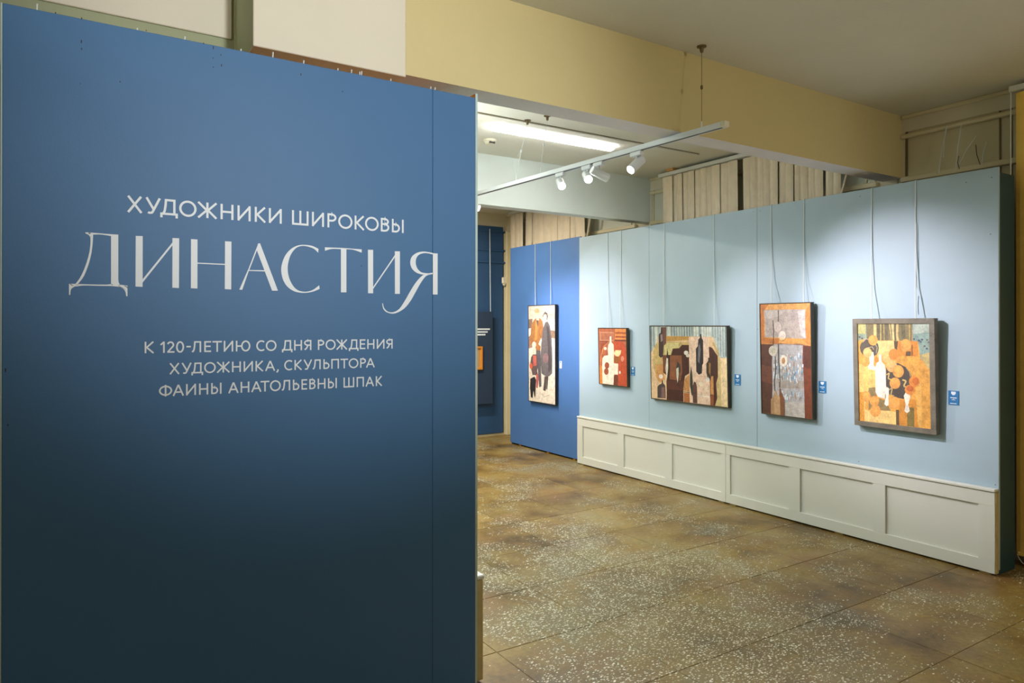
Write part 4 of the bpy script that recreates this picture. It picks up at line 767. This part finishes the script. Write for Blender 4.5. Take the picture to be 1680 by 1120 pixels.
def head(label, y, d, lit, length=.115, drop=.075, rz=None, rail=RX):
    z = (railz(y) if rz is None else rz)-.014; o = empty('track_spotlight', (rail, y, z), label, 'spotlight', None)
    MB().box(rail-.016, rail+.016, y-.045, y+.045, z-.028, z-.003).build('track_adapter', m_rail, o, bevel=.003)
    d = Vector(d).normalized(); c = Vector((rail, y, z-drop))
    MB().tube([(rail, y, z-.026), (rail, y, z-drop+.02)], .006, 8).build('stem', m_rail, o)
    r = .028; a = c-d*length*.45; b_ = c+d*length*.55
    hb = MB().lathe(a, d, [(0, r*.86), (.004, r), (length-.002, r), (length, r*.94)], 24)
    lh = hb.build('lamp_head', m_rail, o)
    MB().lathe(b_, d, [(0, r*.88), (.0015, r*.84)], 24).build('lens', m_lens if lit else m_dark, lh, label='glowing lens' if lit else 'dark lens')
    return c, d, b_
g = 'track spotlights'
def down(t, y, z=2.46): return (Vector(t)-Vector((RX, y, z)))
T1 = (.9, 2.4, 1.1)
heads = [('glowing white spotlight, farthest of those on the rail', 3.88, (-.42, -.80, -.5)), ('glowing white spotlight just left of the one turned to the pale blue wall', 3.59, (-.45, -.78, -.5))]
for lb, y, d in heads:
    c, d, b_ = head(lb, y, d, True); spot('rail_spot', b_+d*.006, b_+d*3, 60, 70, .8, COOL, .02)
c, d, b_ = head('unlit-looking white spotlight turned right toward the pale blue partition', 3.47, (.90, -.20, -.40), False, .125); spot('rail_spot', b_+d*.006, WASH[0][1], WASH[0][2], WASH[0][3], 1, COOL, .012)
c, d, b_ = head('white spotlight nearest the open end of the rail, lens pointing down-left', 3.12, (-.747, -.054, -.6), True, .125); spot('rail_spot', b_+d*.006, b_+d*3, 60, 70, .8, COOL, .02)
c, d, b_ = head('white spotlight near the far end of the rail, behind the title partition', 5.12, (1, -.85, -.5), True); spot('rail_spot', b_+d*.006, WASH[1][1], WASH[1][2], WASH[1][3], 1, COOL, .025)
pd = empty('fill_fixture', (1.95, 4.35, HC), 'added unseen fill fixture hanging in the second bay behind the title partition', 'lamp')  # added housing for the two hidden fills, unseen from the camera
MB().box(1.89, 2.01, 3.75, 4.95, 2.50, 2.55).build('lamp_housing', m_rail, pd, bevel=.004)
for y in (3.9, 4.8): MB().tube([(1.95, y, 2.55), (1.95, y, HC)], .0016, 5).build('suspension_wire', m_cord, pd)
r2 = empty('track_rail', (RX, 6.6, 2.56), 'second lighting rail in the far bay, behind the title partition', 'lighting rail')
MB().box(RX-.018, RX+.018, 5.7, 7.6, 2.55, 2.578).build('rail_body', m_rail, r2); MB().box(RX-.008, RX+.008, 5.71, 7.59, 2.5495, 2.55).build('rail_slot', m_dark, r2)
for y in (5.9, 7.4): MB().tube([(RX, y, 2.578), (RX, y, HC)], .0016, 5).build('suspension_wire', m_cord, r2)
for lb, y, i in (('white spotlight on the far bay rail aimed at the pale blue partition', 6.2, 2), ('white spotlight on the far bay rail aimed at the figure painting', 7.1, 3)):
    t = WASH[i][1]; dd = Vector(t)-Vector((RX, y, 2.47)); c, d, b_ = head(lb, y, dd, True, rz=2.564); spot('rail_spot', b_+d*.006, t, WASH[i][2], WASH[i][3], 1, COOL, .025)

for o in bpy.data.objects:
    if o.parent is None and o.get('category'):
        n = o.name.split('.')[0]
        g = {'framed_painting': 'framed paintings along the right partitions', 'caption_card': 'caption cards beside the paintings', 'track_spotlight': 'spotlights on the lighting rails',
             'vertical_blind': 'vertical blinds along the window wall', 'wainscot_panel': 'white panelled wainscot units', 'display_partition': 'painted display partitions', 'hanging_string': 'strings hanging on the window wall', 'track_rail': 'lighting rails'}.get(n)
        if g: o['group'] = g
